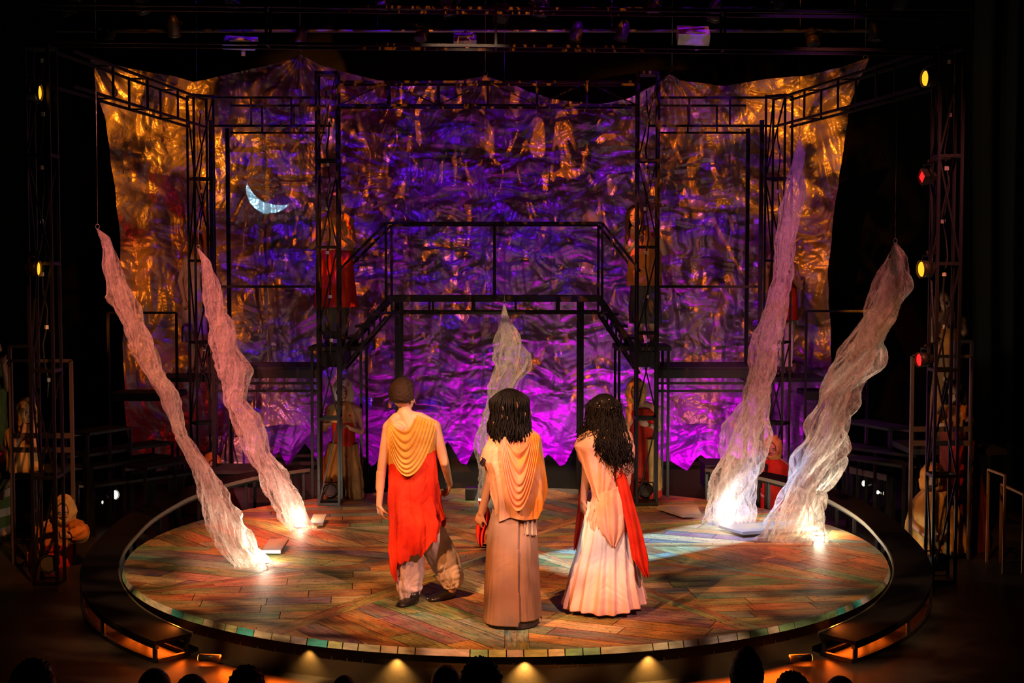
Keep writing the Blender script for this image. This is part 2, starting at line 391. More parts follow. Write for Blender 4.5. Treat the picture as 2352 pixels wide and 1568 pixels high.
for k in range(NS):
    a0 = off + 2 * PI * k / NS
    ca, sa = math.cos(a0), math.sin(a0)
    for (v0, v1) in ((0.0, SW / 2), (SW / 2, SW - 0.003)):
        u = 0.05
        while u < R:
            le = rng.choice([0.8, 1.2, 1.9])
            q = [(u + .002, v0 + .002), (min(u + le, R + .1) - .002, v0 + .002), (min(u + le, R + .1) - .002, v1), (u + .002, v1)]
            q = [(p[0] * ca - p[1] * sa, p[0] * sa + p[1] * ca) for p in q]
            a1 = a0 - 2 * PI / NS
            u += le
            q = clip_circle(q, R - 0.004)
            if len(q) > 2: plank_polys.append(q); plank_dir.append(a0); plank_col.append(rng.choice(PAL[:6] + PAL[9:11]))
stage = thing('round_stage', 'round raised stage floor of painted planks laid in chevrons, with a pale segmented rim', 'stage', (0, 0, FZ))
mb = MB(); cols = []; uvs = []
for q, a, c in zip(plank_polys, plank_dir, plank_col):
    mb.add([(p[0], p[1], 0.0) for p in q], [tuple(range(len(q)))])
    ca, sa = math.cos(a), math.sin(a); o_ = rng.random() * 40
    for p in q: cols.append((*c, 1)); uvs.append((p[0] * ca + p[1] * sa + o_, -p[0] * sa + p[1] * ca + o_ * .37))
pm = mat('painted_planks', (0.3, 0.2, 0.1), 0.58, 0, 0.3)
N, L, b = nodes(pm)
at_ = N.new('ShaderNodeAttribute'); at_.attribute_name = 'tint'
uvn = N.new('ShaderNodeUVMap'); uvn.uv_map = 'uv'
mp = N.new('ShaderNodeMapping'); mp.inputs['Scale'].default_value = (2.2, 26, 1); L.new(uvn.outputs[0], mp.inputs[0])
g = N.new('ShaderNodeTexNoise'); g.inputs['Scale'].default_value = 2.0; g.inputs['Detail'].default_value = 7; L.new(mp.outputs[0], g.inputs['Vector'])
mp2 = N.new('ShaderNodeMapping'); mp2.inputs['Scale'].default_value = (1.3, 5.5, 1); L.new(uvn.outputs[0], mp2.inputs[0])
g2 = N.new('ShaderNodeTexNoise'); g2.inputs['Scale'].default_value = 1.6; g2.inputs['Detail'].default_value = 3; L.new(mp2.outputs[0], g2.inputs['Vector'])
hs = N.new('ShaderNodeValToRGB'); e = hs.color_ramp.elements
e[0].position = .3; e[0].color = (0.05, 0.16, 0.08, 1); e[1].position = .72; e[1].color = (0.10, 0.05, 0.12, 1)
x = e.new(.45); x.color = (0.50, 0.36, 0.13, 1); x = e.new(.58); x.color = (0.60, 0.20, 0.05, 1)
L.new(g2.outputs[0], hs.inputs[0])
mx = N.new('ShaderNodeMix'); mx.data_type = 'RGBA'; mx.inputs[0].default_value = 0.34; L.new(at_.outputs[0], mx.inputs[6]); L.new(hs.outputs[0], mx.inputs[7])
gr = N.new('ShaderNodeMapRange'); gr.inputs[1].default_value = .3; gr.inputs[2].default_value = .7; gr.inputs[3].default_value = .45; gr.inputs[4].default_value = 1.25; L.new(g.outputs[0], gr.inputs[0])
mm = N.new('ShaderNodeMix'); mm.data_type = 'RGBA'; mm.blend_type = 'MULTIPLY'; mm.inputs[0].default_value = 1; L.new(mx.outputs[2], mm.inputs[6]); L.new(gr.outputs[0], mm.inputs[7])
sp = N.new('ShaderNodeTexNoise'); sp.inputs['Scale'].default_value = 38; sp.inputs['Detail'].default_value = 3; tco = N.new('ShaderNodeTexCoord'); L.new(tco.outputs['Object'], sp.inputs['Vector'])
sr = N.new('ShaderNodeMapRange'); sr.inputs[1].default_value = .30; sr.inputs[2].default_value = .42; sr.inputs[3].default_value = .35; sr.inputs[4].default_value = 1.0; L.new(sp.outputs[0], sr.inputs[0])
m3 = N.new('ShaderNodeMix'); m3.data_type = 'RGBA'; m3.blend_type = 'MULTIPLY'; m3.inputs[0].default_value = 1; L.new(mm.outputs[2], m3.inputs[6]); L.new(sr.outputs[0], m3.inputs[7])
L.new(m3.outputs[2], b.inputs['Base Color'])
bp = N.new('ShaderNodeBump'); bp.inputs['Strength'].default_value = .25; bp.inputs['Distance'].default_value = .004; L.new(g.outputs[0], bp.inputs['Height']); L.new(bp.outputs[0], b.inputs['Normal'])
deck = mb.build('plank_deck', pm, stage)
ca_ = deck.data.color_attributes.new('tint', 'FLOAT_COLOR', 'CORNER'); uvl = deck.data.uv_layers.new(name='uv')
k = 0
for poly in deck.data.polygons:
    for li, vi in zip(poly.loop_indices, poly.vertices): ca_.data[li].color = cols[vi]; uvl.data[li].uv = uvs[vi]
def ringpts(r, n=128, a0=0, a1=2 * PI): return [(r * math.cos(a0 + (a1 - a0) * i / n), r * math.sin(a0 + (a1 - a0) * i / n)) for i in range(n)]
MB().prism(ringpts(R - 0.006), -0.055, -0.003).build('subfloor', BLACK, stage)
fas = mat('dark_fascia', (0.07, 0.05, 0.028), 0.5); bumpy(fas, 14, 0.3)
fb = MB(); fb.grid(lambda u, v: ((R - .05) * math.cos(2 * PI * u), (R - .05) * math.sin(2 * PI * u), FZ + v * (-0.05 - FZ)), 128, 2, closed=True); fb.build('fascia', fas, stage, smooth=True)
# rim: painted segments
rimcol = [(0.80, 0.78, 0.55), (0.34, 0.60, 0.30), (0.78, 0.66, 0.50), (0.66, 0.58, 0.66), (0.40, 0.70, 0.42), (0.85, 0.80, 0.60), (0.12, 0.70, 0.70), (0.66, 0.72, 0.36)]
rm = [mottled(mat('rim_paint_%s' % nme, c, .5), tuple(k * .75 for k in c), tuple(min(1, k * 1.2) for k in c), 9, stretch=(1, 1, 4)) for nme, c in zip(('cream', 'moss', 'sand', 'lilac', 'sage', 'ivory', 'teal', 'olive'), rimcol)]
a = 0.0
while a < 2 * PI - 0.03:
    w_ = rng.choice([0.034, 0.036, 0.04, 0.048, 0.048, 0.11]); a2 = min(a + w_, 2 * PI)
    n = max(1, int(w_ / 0.02)); s = MB()
    for i in range(n):
        t0 = a + .0012 + (a2 - a - .0024) * i / n; t1 = a + .0012 + (a2 - a - .0024) * (i + 1) / n
        vs = [((r - (.016 if z > -.01 else 0)) * math.cos(t), (r - (.016 if z > -.01 else 0)) * math.sin(t), z) for t in (t0, t1) for r in (R - .02, R + .012) for z in (-.046, -.001)]
        s.add(vs, [(0, 1, 3, 2), (4, 6, 7, 5), (1, 5, 7, 3), (0, 2, 6, 4), (2, 3, 7, 6), (0, 4, 5, 1)])
    s.build('rim_segment', rng.choice(rm), stage); a = a2

# ---------------------------------------------------------------- curved ramp round the stage
ZA = [-48, -34, -18, 0, 8, 20, 29, 38, 50]; ZV = [-0.115, -0.085, -0.02, 0.08, 0.16, 0.25, 0.30, 0.33, 0.34]
def ramp_z(adeg): return interp(ZA, ZV, adeg)
RI, RO = 3.49, 3.81
def build_ramp(side, label):
    rp = thing('curved_ramp', label, 'ramp', (side * 3.65, 0, FZ))
    def P(adeg, r, z): a = math.radians(adeg); return (side * r * math.cos(a), r * math.sin(a), z)
    d = MB(); n = 46; base = 0
    for i in range(n + 1):
        ad = -48 + 98 * i / n; z = ramp_z(ad)
        d.v += [P(ad, RI, z), P(ad, RO, z), P(ad, RO, z - .03), P(ad, RI, z - .03)]
    for i in range(n):
        for k in range(4): d.f.append((i * 4 + k, i * 4 + (k + 1) % 4, i * 4 + 4 + (k + 1) % 4, i * 4 + 4 + k))
    d.f += [(3, 2, 1, 0), tuple(n * 4 + k for k in range(4))]
    d.build('deck', bumpy(mat('ramp_black_boards', (0.008, 0.005, 0.004), 0.9, 0, .15), 30, .3, stretch=(1, 8, 1)), rp)
    e = MB()
    for i in range(n):
        a0, a1 = -48 + 98 * i / n, -48 + 98 * (i + 1) / n
        e.bar(P(a0, RI - .004, ramp_z(a0) - .012), P(a1, RI - .004, ramp_z(a1) - .012), .012, .036)
    e.build('inner_edge_band', mat('grey_edge_band', (0.14, 0.12, 0.09), .5, .2), rp)
    fr = MB()
    for r in (RI + .03, RO - .02):
        for i in range(n):
            a0, a1 = -48 + 98 * i / n, -48 + 98 * (i + 1) / n
            fr.bar(P(a0, r, ramp_z(a0) - .045), P(a1, r, ramp_z(a1) - .045), .028, .03)
            if i < n * .5: fr.bar(P(a0, r, FZ + .018), P(a1, r, FZ + .018), .028, .03)
    for ad in (-48, -34, -18, -4):
        fr.bar(P(ad, RI + .03, FZ + .018), P(ad, RO - .02, FZ + .018), .03)
    fr.build('base_frame', STEEL, rp)
    for ad in (-47.6, -34, -18, -2, 12, 24, 36, 49):
        for r in (RI + .03, RO - .02):
            MB().bar(P(ad, r, FZ), P(ad, r, ramp_z(ad) - .03), .03).build('leg', STEEL, rp)
    return rp
build_ramp(-1, 'black curved ramp on steel legs round the left side of the round stage')
build_ramp(1, 'black curved ramp on steel legs round the right side of the round stage')
# ---------------------------------------------------------------- crumpled cloth backdrop
BY = 5.5
TOP = [(222, 135), (270, 155), (350, 172), (400, 178), (440, 190), (490, 182), (560, 165), (640, 145), (690, 127), (735, 150), (800, 170), (850, 181), (900, 190), (1000, 195),
       (1060, 188), (1115, 175), (1180, 195), (1230, 215), (1290, 230), (1400, 240), (1460, 228), (1510, 200), (1543, 174), (1590, 192), (1680, 200), (1760, 186), (1850, 178), (1930, 160), (1987, 138)]
LE = [(222, 135), (240, 220), (262, 330), (275, 430), (281, 520), (290, 700), (300, 880), (304, 1050), (306, 1140)]
RE = [(1987, 138), (1962, 200), (1945, 250), (1930, 330), (1918, 420), (1908, 520), (1900, 600), (1897, 700), (1899, 890), (1901, 1140)]
bd = thing('crumpled_backdrop', 'huge crumpled cloth backdrop in violet, magenta and amber light behind the bridge', 'backdrop', (0, BY, FZ))
def edge_w(pts): return [at(x, y, BY) for x, y in pts]
topw = edge_w(TOP); lew = edge_w(LE); rew = edge_w(RE)
nu, nv = 900, 440
u = np.linspace(0, 1, nu); v = np.linspace(0, 1, nv)          # v 0 top, 1 bottom
tx = np.array([p.x for p in topw]); tz = np.array([p.z for p in topw])
lz = np.array([p.z for p in lew])[::-1]; lx = np.array([p.x for p in lew])[::-1]; rz_ = np.array([p.z for p in rew])[::-1]; rx_ = np.array([p.x for p in rew])[::-1]
U, V = np.meshgrid(u, v)
x0 = tx[0] + (tx[-1] - tx[0]) * U
ztop = np.interp(x0, tx, tz)
Z = ztop * (1 - V) + (FZ + 0.02) * V
XL = np.interp(Z, lz, lx); XR = np.interp(Z, rz_, rx_)
X = XL + (XR - XL) * U
mid = np.exp(-((X + .3) / 3.6) ** 4)
h = 0.34 * (crumple(X, Z * .8, 0.6, 2, 3, .5, .2) - .3) * (1 - .5 * mid)
h += 0.16 * crumple(X * 1.5, Z * .8, 1.15, 3, 7, .45, .45) * (1.3 - .5 * mid)
h += 0.105 * crumple(X * 1.0, Z * 1.7, 2.0, 3, 21, .5, .5) * (.3 + .7 * mid)
# gathers running down from the hanging points
for hx, hz, s in ((topw[8].x, topw[8].z, 1.0), (topw[15].x, topw[15].z, 1.1), (topw[22].x, topw[22].z, .8), (topw[0].x, topw[0].z, .8), (topw[-1].x, topw[-1].z, .8)):
    dx = X - hx; dz = hz - Z; rr = np.hypot(dx, dz) + 1e-3; an = np.arctan2(dx, dz)
    h += .05 * s * np.sin(an * 17 + 2 * pnoise(rr * 2, an * 2, 5)) * np.exp(-rr / .7) * np.minimum(rr * 3, 1)
# sewn seams
for sx_ in np.interp([1105, 940, 1270, 610, 1700], [p[0] for p in TOP], tx):
    h -= .02 * np.exp(-((X - sx_ - .03 * pnoise(Z * 1.5, Z * 0 + sx_, 9)) / .03) ** 2)
wing = np.clip((np.abs(X + .2) - 3.0) / 2.4, 0, 1)
Y = BY - h - wing ** 2 * .25
bm_ = mat('crushed_satin_cloth', (0.36, 0.30, 0.33), 0.38, 0.45, 0.6)
N, L, b = nodes(bm_)
b.inputs['Sheen Weight'].default_value = .2
tc = N.new('ShaderNodeTexCoord')
prev = None
for sc, st, di in ((9.0, .55, .03), (26.0, .3, .01)):
    nz = N.new('ShaderNodeTexVoronoi'); nz.feature = 'DISTANCE_TO_EDGE' if sc < 10 else 'F1'; nz.inputs['Scale'].default_value = sc * .45; nz.inputs['Randomness'].default_value = 1
    wn = N.new('ShaderNodeTexNoise'); wn.inputs['Scale'].default_value = sc * .3; wn.inputs['Detail'].default_value = 3
    va = N.new('ShaderNodeVectorMath'); va.operation = 'SCALE'; va.inputs['Scale'].default_value = .7
    vb = N.new('ShaderNodeVectorMath'); vb.operation = 'ADD'
    L.new(tc.outputs['Object'], wn.inputs['Vector']); L.new(wn.outputs[1], va.inputs[0]); L.new(va.outputs[0], vb.inputs[0]); L.new(tc.outputs['Object'], vb.inputs[1])
    L.new(vb.outputs[0], nz.inputs['Vector'])
    bp = N.new('ShaderNodeBump'); bp.inputs['Strength'].default_value = st; bp.inputs['Distance'].default_value = di
    L.new(nz.outputs['Distance'], bp.inputs['Height'])
    if prev: L.new(prev, bp.inputs['Normal'])
    prev = bp.outputs[0]
L.new(prev, b.inputs['Normal'])
mesh_from_grid('cloth', np.stack([X, Y, Z], -1), bm_, bd)
for k in (0, 8, 15, 22, len(topw) - 1):
    p = topw[k]; hk = MB(); hk.tube([p + Vector((.03 * math.cos(t), -.02, .03 * math.sin(t) + .03)) for t in np.linspace(0, 2 * PI, 12)], .006, 6)
    hk.tube([p + Vector((0, -.02, .06)), (p.x, BY - .02, 7.8)], .004, 5); hk.build('hanging_hook', STEEL_G, bd, smooth=True)

# ragged black ground row in front of the backdrop foot
def groundrow(x0, x1, peaks, label, seed):
    t = thing('ground_row', label, 'ground row', ((x0 + x1) / 2, 4.6, FZ))
    r_ = random.Random(seed); pts = [(x0, FZ)]
    top = []
    x = x0
    while x < x1:
        top.append((x, .02 + .10 * r_.random())); w1 = .10 + .12 * r_.random(); hh = .10 + .30 * r_.random()
        top += [(x + w1 * .6, .05 + hh * .7), (x + w1, .05 + hh), (x + w1 * 1.3, .06 + hh * .75), (x + w1 * 1.9, .05 + hh * .2)]
        x += w1 * 2.3
    top = [p for p in top if p[0] < x1] + [(x1, .03)]
    poly = [(x0, FZ)] + top + [(x1, FZ)]
    m = MB(); n = len(poly)
    m.v = [(p[0], 4.6, p[1]) for p in poly] + [(p[0], 4.63, p[1]) for p in poly]
    for i in range(1, n - 2):
        a, b2 = i, i + 1
        bl = len(m.v); m.v += [(poly[a][0], 4.6, FZ), (poly[b2][0], 4.6, FZ)]; m.f.append((a, bl, bl + 1, b2))
    for i in range(n): m.f.append((i, (i + 1) % n, n + (i + 1) % n, n + i))
    m.build('cutout', BLACK, t)
    return t
groundrow(-3.3, 3.3, 0, 'long ragged black ground row along the foot of the backdrop', 4)
# LED battens on the floor between ground row and backdrop
LEDH = mat('led_batten_housing', (0.02, 0.02, 0.02), .5)
LEDM = mat('magenta_led_lens', (0.3, 0.0, 0.3), .3, emit=(0.75, 0.08, 1.0), estr=3)
def batten(x, label, pw, col, group='floor battens lighting the backdrop'):
    t = thing('led_batten', label, 'stage light', (x, 4.85, FZ), group)
    MB().box((x, 4.85, FZ + .07), (1.0, .10, .14)).build('housing', LEDH, t, bevel=.008)
    MB().box((x, 4.85, FZ + .142), (.92, .05, .006)).build('lens_strip', LEDM, t)
    l = area('led_batten_light', (x, 4.86, FZ + .16), (x, BY + .0, FZ + .75), pw, col, 1.0, .06, 130); l.parent = t; l.location -= world_loc(t)
for i, x in enumerate(np.linspace(-2.6, 2.9, 5)):
    p_ = (2, 5, 16, 16, 8)[i]
    batten(float(x), ['floor batten at the far left foot of the backdrop', 'floor batten behind the left back tower foot', 'floor batten behind the man in the orange tunic', 'floor batten behind the middle woman', 'floor batten behind the right back tower foot'][i], p_, (0.80, 0.0, 0.95))
# ---------------------------------------------------------------- truss towers
CAB = mat('black_cable', (0.012, 0.012, 0.012), .5)
TAPE = mat('pale_cable_tape', (0.75, 0.68, 0.62), .6)
def tower(x, y, z0, z1, wd, rz, label, tape=True, group='black steel truss towers'):
    t = thing('truss_tower', label, 'truss tower', (x, y, z0), group)
    h = wd / 2 - .014; c, s = math.cos(rz), math.sin(rz)
    def W(a, b, z): return (x + a * c - b * s, y + a * s + b * c, z)
    cr = [(-h, -h), (h, -h), (h, h), (-h, h)]
    for a, b_ in cr: MB().bar(W(a, b_, z0), W(a, b_, z1), .026).build('corner_post', STEEL, t)
    H = z1 - z0; n = 5; zs = [z0 + .02 + (H - .04) * i / n for i in range(n + 1)]
    for i, z in enumerate(zs):
        f = MB()
        for k in range(4): f.bar(W(*cr[k], z), W(*cr[(k + 1) % 4], z), .024, .03)
        if i in (0, n): f.box((x, y, z - (.012 if i else -.004)), (wd * .98, wd * .98, .008), rz)
        f.build('spacer_frame', STEEL, t)
    for i in range(n):
        for k in (0, 3, 2)[:2 + i % 2]:
            a, b_ = cr[k], cr[(k + 1) % 4]
            if (i + k) % 2: a, b_ = b_, a
            MB().bar(W(*a, zs[i]), W(*b_, zs[i + 1]), .015).build('diagonal_brace', STEEL, t)
    if tape:
        r_ = random.Random(int(x * 100)); pts = []; zz = z0 + H * .35
        k = 0
        while zz < z1 - .1: pts.append(W(.02 * math.sin(k * 1.7), .02 * math.cos(k * 1.3), zz)); zz += .16; k += 1
        cb_ = MB().tube(pts, .009, 6).build('cable_run', CAB, t, smooth=True)
        for q in pts[1::3]: MB().box(q, (.028, .028, .035), r_.random()).build('tape_flag', TAPE, cb_)
    return t
TZ = 4.68
tower(-4.19, -.28, FZ, 4.60, .235, 0, 'tall black truss tower at the front left beside the curved ramp')
tower(4.0, -.2, FZ, 4.60, .235, 0, 'tall black truss tower at the front right beside the curved ramp')
tower(-1.96, 2.30, -.0 + FZ * 0, 4.74, .25, 0, 'black truss tower left of centre, at the foot of the left bridge stair')
tower(1.53, 2.30, 0, 4.74, .25, 0, 'black truss tower right of centre, at the foot of the right bridge stair')
tower(-3.72, 3.9, FZ, 4.7, .27, math.radians(32), 'black truss tower at the back left, behind the gauze columns')
tower(3.28, 3.9, FZ, 4.7, .27, math.radians(-32), 'black truss tower at the back right, between the two wide gauze columns')

def beam(pa, pb, ht, dp, n, label, cross=False, name='truss_beam', group='black truss beams overhead'):
    """box beam: pa, pb are the centres of its ends at the top"""
    pa = Vector(pa); pb = Vector(pb); t = thing(name, label, 'truss beam', (pa + pb) / 2, group)
    d = (pb - pa).normalized(); sd = Vector((-d.y, d.x, 0)) * dp / 2; dn = Vector((0, 0, -ht))
    for o_ in ((sd, dn), (sd, dn * 0), (-sd, dn), (-sd, dn * 0)) if dp else ((sd * 0, dn), (sd * 0, dn * 0)):
        MB().bar(pa + o_[0] + o_[1], pb + o_[0] + o_[1], .026).build('rail', STEEL, t)
    for i in range(1, n):
        p = pa.lerp(pb, i / n)
        for s_ in ((sd, -sd) if dp else (sd * 0,)):
            MB().bar(p + s_, p + s_ + dn, .022).build('upright', STEEL, t)
        if dp: MB().bar(p + sd, p - sd, .018).bar(p + sd + dn, p - sd + dn, .018).build('spacer', STEEL, t)
    if cross:
        for i in range(n):
            a = pa.lerp(pb, i / n); b_ = pa.lerp(pb, (i + 1) / n)
            s_ = -sd
            if i % 2: MB().bar(a + s_, b_ + s_ + dn, .014).build('diagonal_brace', STEEL, t)
            else: MB().bar(a + s_ + dn, b_ + s_, .014).build('diagonal_brace', STEEL, t)
    return t
beam((-4.19, -.28, 4.95), (4.0, -.2, 4.88), .33, .22, 4, 'long black header truss spanning between the two front towers')
beam((-4.05, -.1, 4.58), (-3.72, 3.7, 4.62), .32, .20, 4, 'black truss beam running back from the front left tower')
beam((3.9, 0, 4.58), (3.28, 3.7, 4.62), .32, .20, 4, 'black truss beam running back from the front right tower')
beam((-3.5, 3.5, 4.62), (-2.08, 3.5, 4.62), .33, .0, 3, 'black ladder beam joining the back left tower to the centre left tower, nearer one')
beam((-3.5, 4.6, 4.66), (-2.3, 4.6, 4.66), .34, .0, 3, 'black ladder beam behind the left one, against the amber cloth')
beam((1.66, 3.5, 4.62), (3.1, 3.5, 4.62), .33, .0, 3, 'black ladder beam joining the centre right tower to the back right tower, nearer one')
beam((1.9, 4.6, 4.66), (3.0, 4.6, 4.66), .34, .0, 3, 'black ladder beam behind the right one, against the amber cloth')
beam((-1.83, 2.3, 4.62), (1.4, 2.3, 4.62), .25, .22, 6, 'black truss beam between the two centre towers above the bridge', cross=True)

# ---------------------------------------------------------------- bridge with stairs
br = thing('bridge', 'black steel bridge with handrails and side stairs in front of the backdrop', 'bridge', (-.2, 3.1, 0))
Y0, Y1 = 2.75, 3.45
def bx(p, y): return at(p[0], p[1], y)
zl = at(1176, 686, Y0).z
xl, xr = at(887, 686, Y0).x, at(1383, 686, Y0).x
MB().box(((xl + xr) / 2, (Y0 + Y1) / 2, zl), (xr - xl, Y1 - Y0, .07)).build('walkway', BLACK, br)
for y in (Y0, Y1): MB().bar((xl, y, zl - .16), (xr, y, zl - .16), .03).build('under_rail', STEEL, br)
for x in np.linspace(xl, xr, 6):
    for y in (Y0, Y1): MB().bar((x, y, zl), (x, y, zl - .16), .025).build('hanger', STEEL, br)
hz = at(1176, 512, Y0).z
for y in (Y0, Y1):
    rl = MB().bar((xl, y, hz), (xr, y, hz), .03).build('handrail', STEEL, br)
    for x in (xl, (xl + xr) / 2, xr): MB().bar((x, y, zl), (x, y, hz), .028).build('handrail_post', STEEL, br)
for x in (at(913, 800, Y0 + .1).x, at(1335, 800, Y0 + .1).x):
    for y in (Y0 + .1, Y1 - .1): MB().bar((x, y, 0 if y < 3.0 else FZ), (x, y, zl - .03), .055).build('leg', STEEL, br)
for side, xe, xb in ((-1, xl, -1.92), (1, xr, 1.50)):
    zb = 1.72
    for y in (Y0, Y1):
        MB().bar((xe, y, zl - .02), (xb, y, zb - .1), .035, .05).build('stringer', STEEL, br)
        MB().bar((xe, y, zl - .20), (xb, y, zb - .30), .03, .03).build('stringer', STEEL, br)
        MB().bar((xe, y, hz), (xb, y, hz - (zl - zb)), .028).build('stair_handrail', STEEL, br)
    for k in range(1, 4):
        f = k / 4; x = lerp(xe, xb, f); z = lerp(zl, zb, f) - .04
        MB().box((x, (Y0 + Y1) / 2, z), (.16, Y1 - Y0, .03)).bar((x, Y0, z), (x, Y0, z - .22), .022).bar((x, Y1, z), (x, Y1, z - .22), .022).build('tread', STEEL, br)

# ---------------------------------------------------------------- side galleries at mid height
def gallery(side, xin, xout, label):
    y0, y1 = 3.0, 3.9; z = at(1176, 852, y0).z
    t = thing('gallery_platform', label, 'platform', ((xin + xout) / 2, (y0 + y1) / 2, z), 'side galleries behind the centre towers')
    a, b_ = min(xin, xout), max(xin, xout)
    MB().box(((a + b_) / 2, (y0 + y1) / 2, z + .02), (b_ - a, y1 - y0, .05)).build('deck', BLACK, t)
    MB().box(((a + b_) / 2, y0, z - .03), (b_ - a, .03, .10)).build('fascia_board', STEEL, t)
    for zz in (z - .14, z - .23): MB().bar((a, y0, zz), (b_, y0, zz), .028).build('under_rail', STEEL, t)
    hr = at(1176, 658, y0).z
    MB().bar((a, y0, hr), (b_, y0, hr), .03).build('handrail', STEEL, t)
    for x in (xout, ): 
        for y in (y0, y1): MB().bar((x, y, FZ), (x, y, 4.3), .045).build('corner_post', STEEL, t)
    MB().box((xin - side * .12, 3.2, z + .14), (.30, .5, .18)).build('step_block', BLACK, t, bevel=.01)
    # landing behind the tower where the people stand
    lz_ = 1.72
    MB().box((side * 1.75 - .2, 3.1, lz_ - .02), (.62, .7, .05)).build('landing', BLACK, t)
    for dx in (-.28, .28):
        MB().bar((side * 1.75 - .2 + dx, 2.8, FZ), (side * 1.75 - .2 + dx, 2.8, lz_), .03).bar((side * 1.75 - .2 + dx, 3.4, FZ), (side * 1.75 - .2 + dx, 3.4, lz_), .03).build('landing_leg', STEEL, t)
    return t
gallery(-1, -2.15, at(490, 800, 3.0).x, 'black gallery platform with handrail left of the centre left tower')
gallery(1, 1.72, at(1745, 800, 3.0).x, 'black gallery platform with handrail right of the centre right tower')

# ---------------------------------------------------------------- raised seating at both sides
RED_ST = mat('dark_red_lit_steel', (0.16, 0.11, 0.10), .45, .4)
def bench(pts, z, depth, label, side, legs=3, fh=.07):
    """a long low step: pts = its front edge"""
    a, b_ = Vector(pts[0]), Vector(pts[1]); d = (b_ - a).normalized(); n = Vector((d.y, -d.x, 0)) * (-side)
    t = thing('seating_step', label, 'seating', ((a + b_) / 2).to_tuple(), 'raised seating steps at the sides')
    m = MB(); vs = []
    for zz in (z, z - .03):
        for p in (a, b_, b_ + n * depth, a + n * depth): vs.append((p.x, p.y, zz))
    m.add(vs, [(0, 1, 2, 3), (7, 6, 5, 4), (0, 4, 5, 1), (1, 5, 6, 2), (2, 6, 7, 3), (3, 7, 4, 0)]); m.build('board', BLACK, t)
    MB().bar((a.x, a.y, z - fh / 2), (b_.x, b_.y, z - fh / 2), .02, fh).build('front_edge', RED_ST, t)
    for i in range(legs):
        p = a.lerp(b_, i / (legs - 1)); MB().bar((p.x, p.y, FZ), (p.x, p.y, z), .03).build('leg', STEEL, t)
        p = p + n * depth * .9; MB().bar((p.x, p.y, FZ), (p.x, p.y, z), .03).build('leg', STEEL, t)
    return t
LB = [((150, 990), (250, 976), .85), ((150, 1038), (352, 1010), .60), ((165, 1066), (345, 1040), .48), ((285, 1068), (420, 1046), .45), ((178, 1106), (420, 1075), .28)]
RB = [((2100, 980), (1990, 962), .85), ((2150, 1040), (1960, 1016), .60), ((2120, 1062), (1990, 1044), .52), ((1915, 1035), (2035, 1054), .5), ((1905, 1062), (2040, 1090), .36)]
nmL = ['topmost seating step at the far left', 'second seating step from the top on the left', 'middle seating step on the left with a thin lit edge', 'short seating step left of the leaning gauze column', 'lowest seating step on the left just above the white lamp']
nmR = ['topmost seating step at the far right', 'second seating step from the top on the right', 'thin seating step on the right behind the steel frame', 'short seating step right of the wide gauze column', 'lowest seating step on the right above the small white lamp']
for (a, b_, z), nm in zip(LB, nmL): bench([gz(*a, z), gz(*b_, z)], z, .35, nm, -1)
for (a, b_, z), nm in zip(RB, nmR): bench([gz(*a, z), gz(*b_, z)], z, .35, nm, 1)
# gallery railings further back
def railing(x0, x1, y, zt, zb, label, mid=()):
    t = thing('railing', label, 'railing', ((x0 + x1) / 2, y, FZ), 'dark railings of the side galleries')
    MB().bar((x0, y, zt), (x1, y, zt), .028).build('top_rail', STEEL, t)
    for x in (x0, x1) + tuple(mid): MB().bar((x, y, FZ), (x, y, zt), .03).build('post', STEEL, t)
    MB().box(((x0 + x1) / 2, y + .25, zb), (x1 - x0, .5, .06)).build('deck', BLACK, t)
    MB().bar((x0, y, zb - .02), (x1, y, zb - .02), .02, .1).build('edge', STEEL, t)
p = at(248, 718, 4.0); q = at(405, 718, 4.0); railing(p.x, q.x, 4.0, p.z, at(300, 908, 4.0).z, 'dark gallery railing left of the back left tower')
p = at(1852, 714, 4.0); q = at(1995, 714, 4.0); railing(p.x, q.x, 4.0, p.z, at(1900, 905, 4.0).z, 'dark gallery railing right of the back right tower')
# goal-shaped steel frames beside the front towers
def goal(px0, px1, pyt, pyb, y, label, mid=None):
    a = at(px0, pyt, y); b_ = at(px1, pyt, y)
    t = thing('steel_frame', label, 'steel frame', ((a.x + b_.x) / 2, y, FZ), 'square steel frames beside the front towers')
    MB().bar((a.x, y, a.z), (b_.x, y, a.z), .032).build('top_bar', RED_ST, t)
    for x in (a.x, b_.x): MB().bar((x, y, FZ), (x, y, a.z), .032).build('side_post', RED_ST, t)
    zz = at(px0, pyb, y).z
    for k in (0, .14): MB().bar((a.x, y, zz - k), (b_.x, y, zz - k), .03, .05).build('cross_bar', RED_ST, t)
goal(24, 163, 828, 1000, .55, 'square steel railing frame behind the front left tower')
goal(2096, 2232, 818, 985, .75, 'square steel railing frame behind the front right tower')
goal(22, 75, 795, 1040, 1.4, 'narrow dark steel frame at the left edge of the picture')
goal(2195, 2232, 784, 1060, 1.5, 'narrow dark steel frame at the right behind the front right tower')

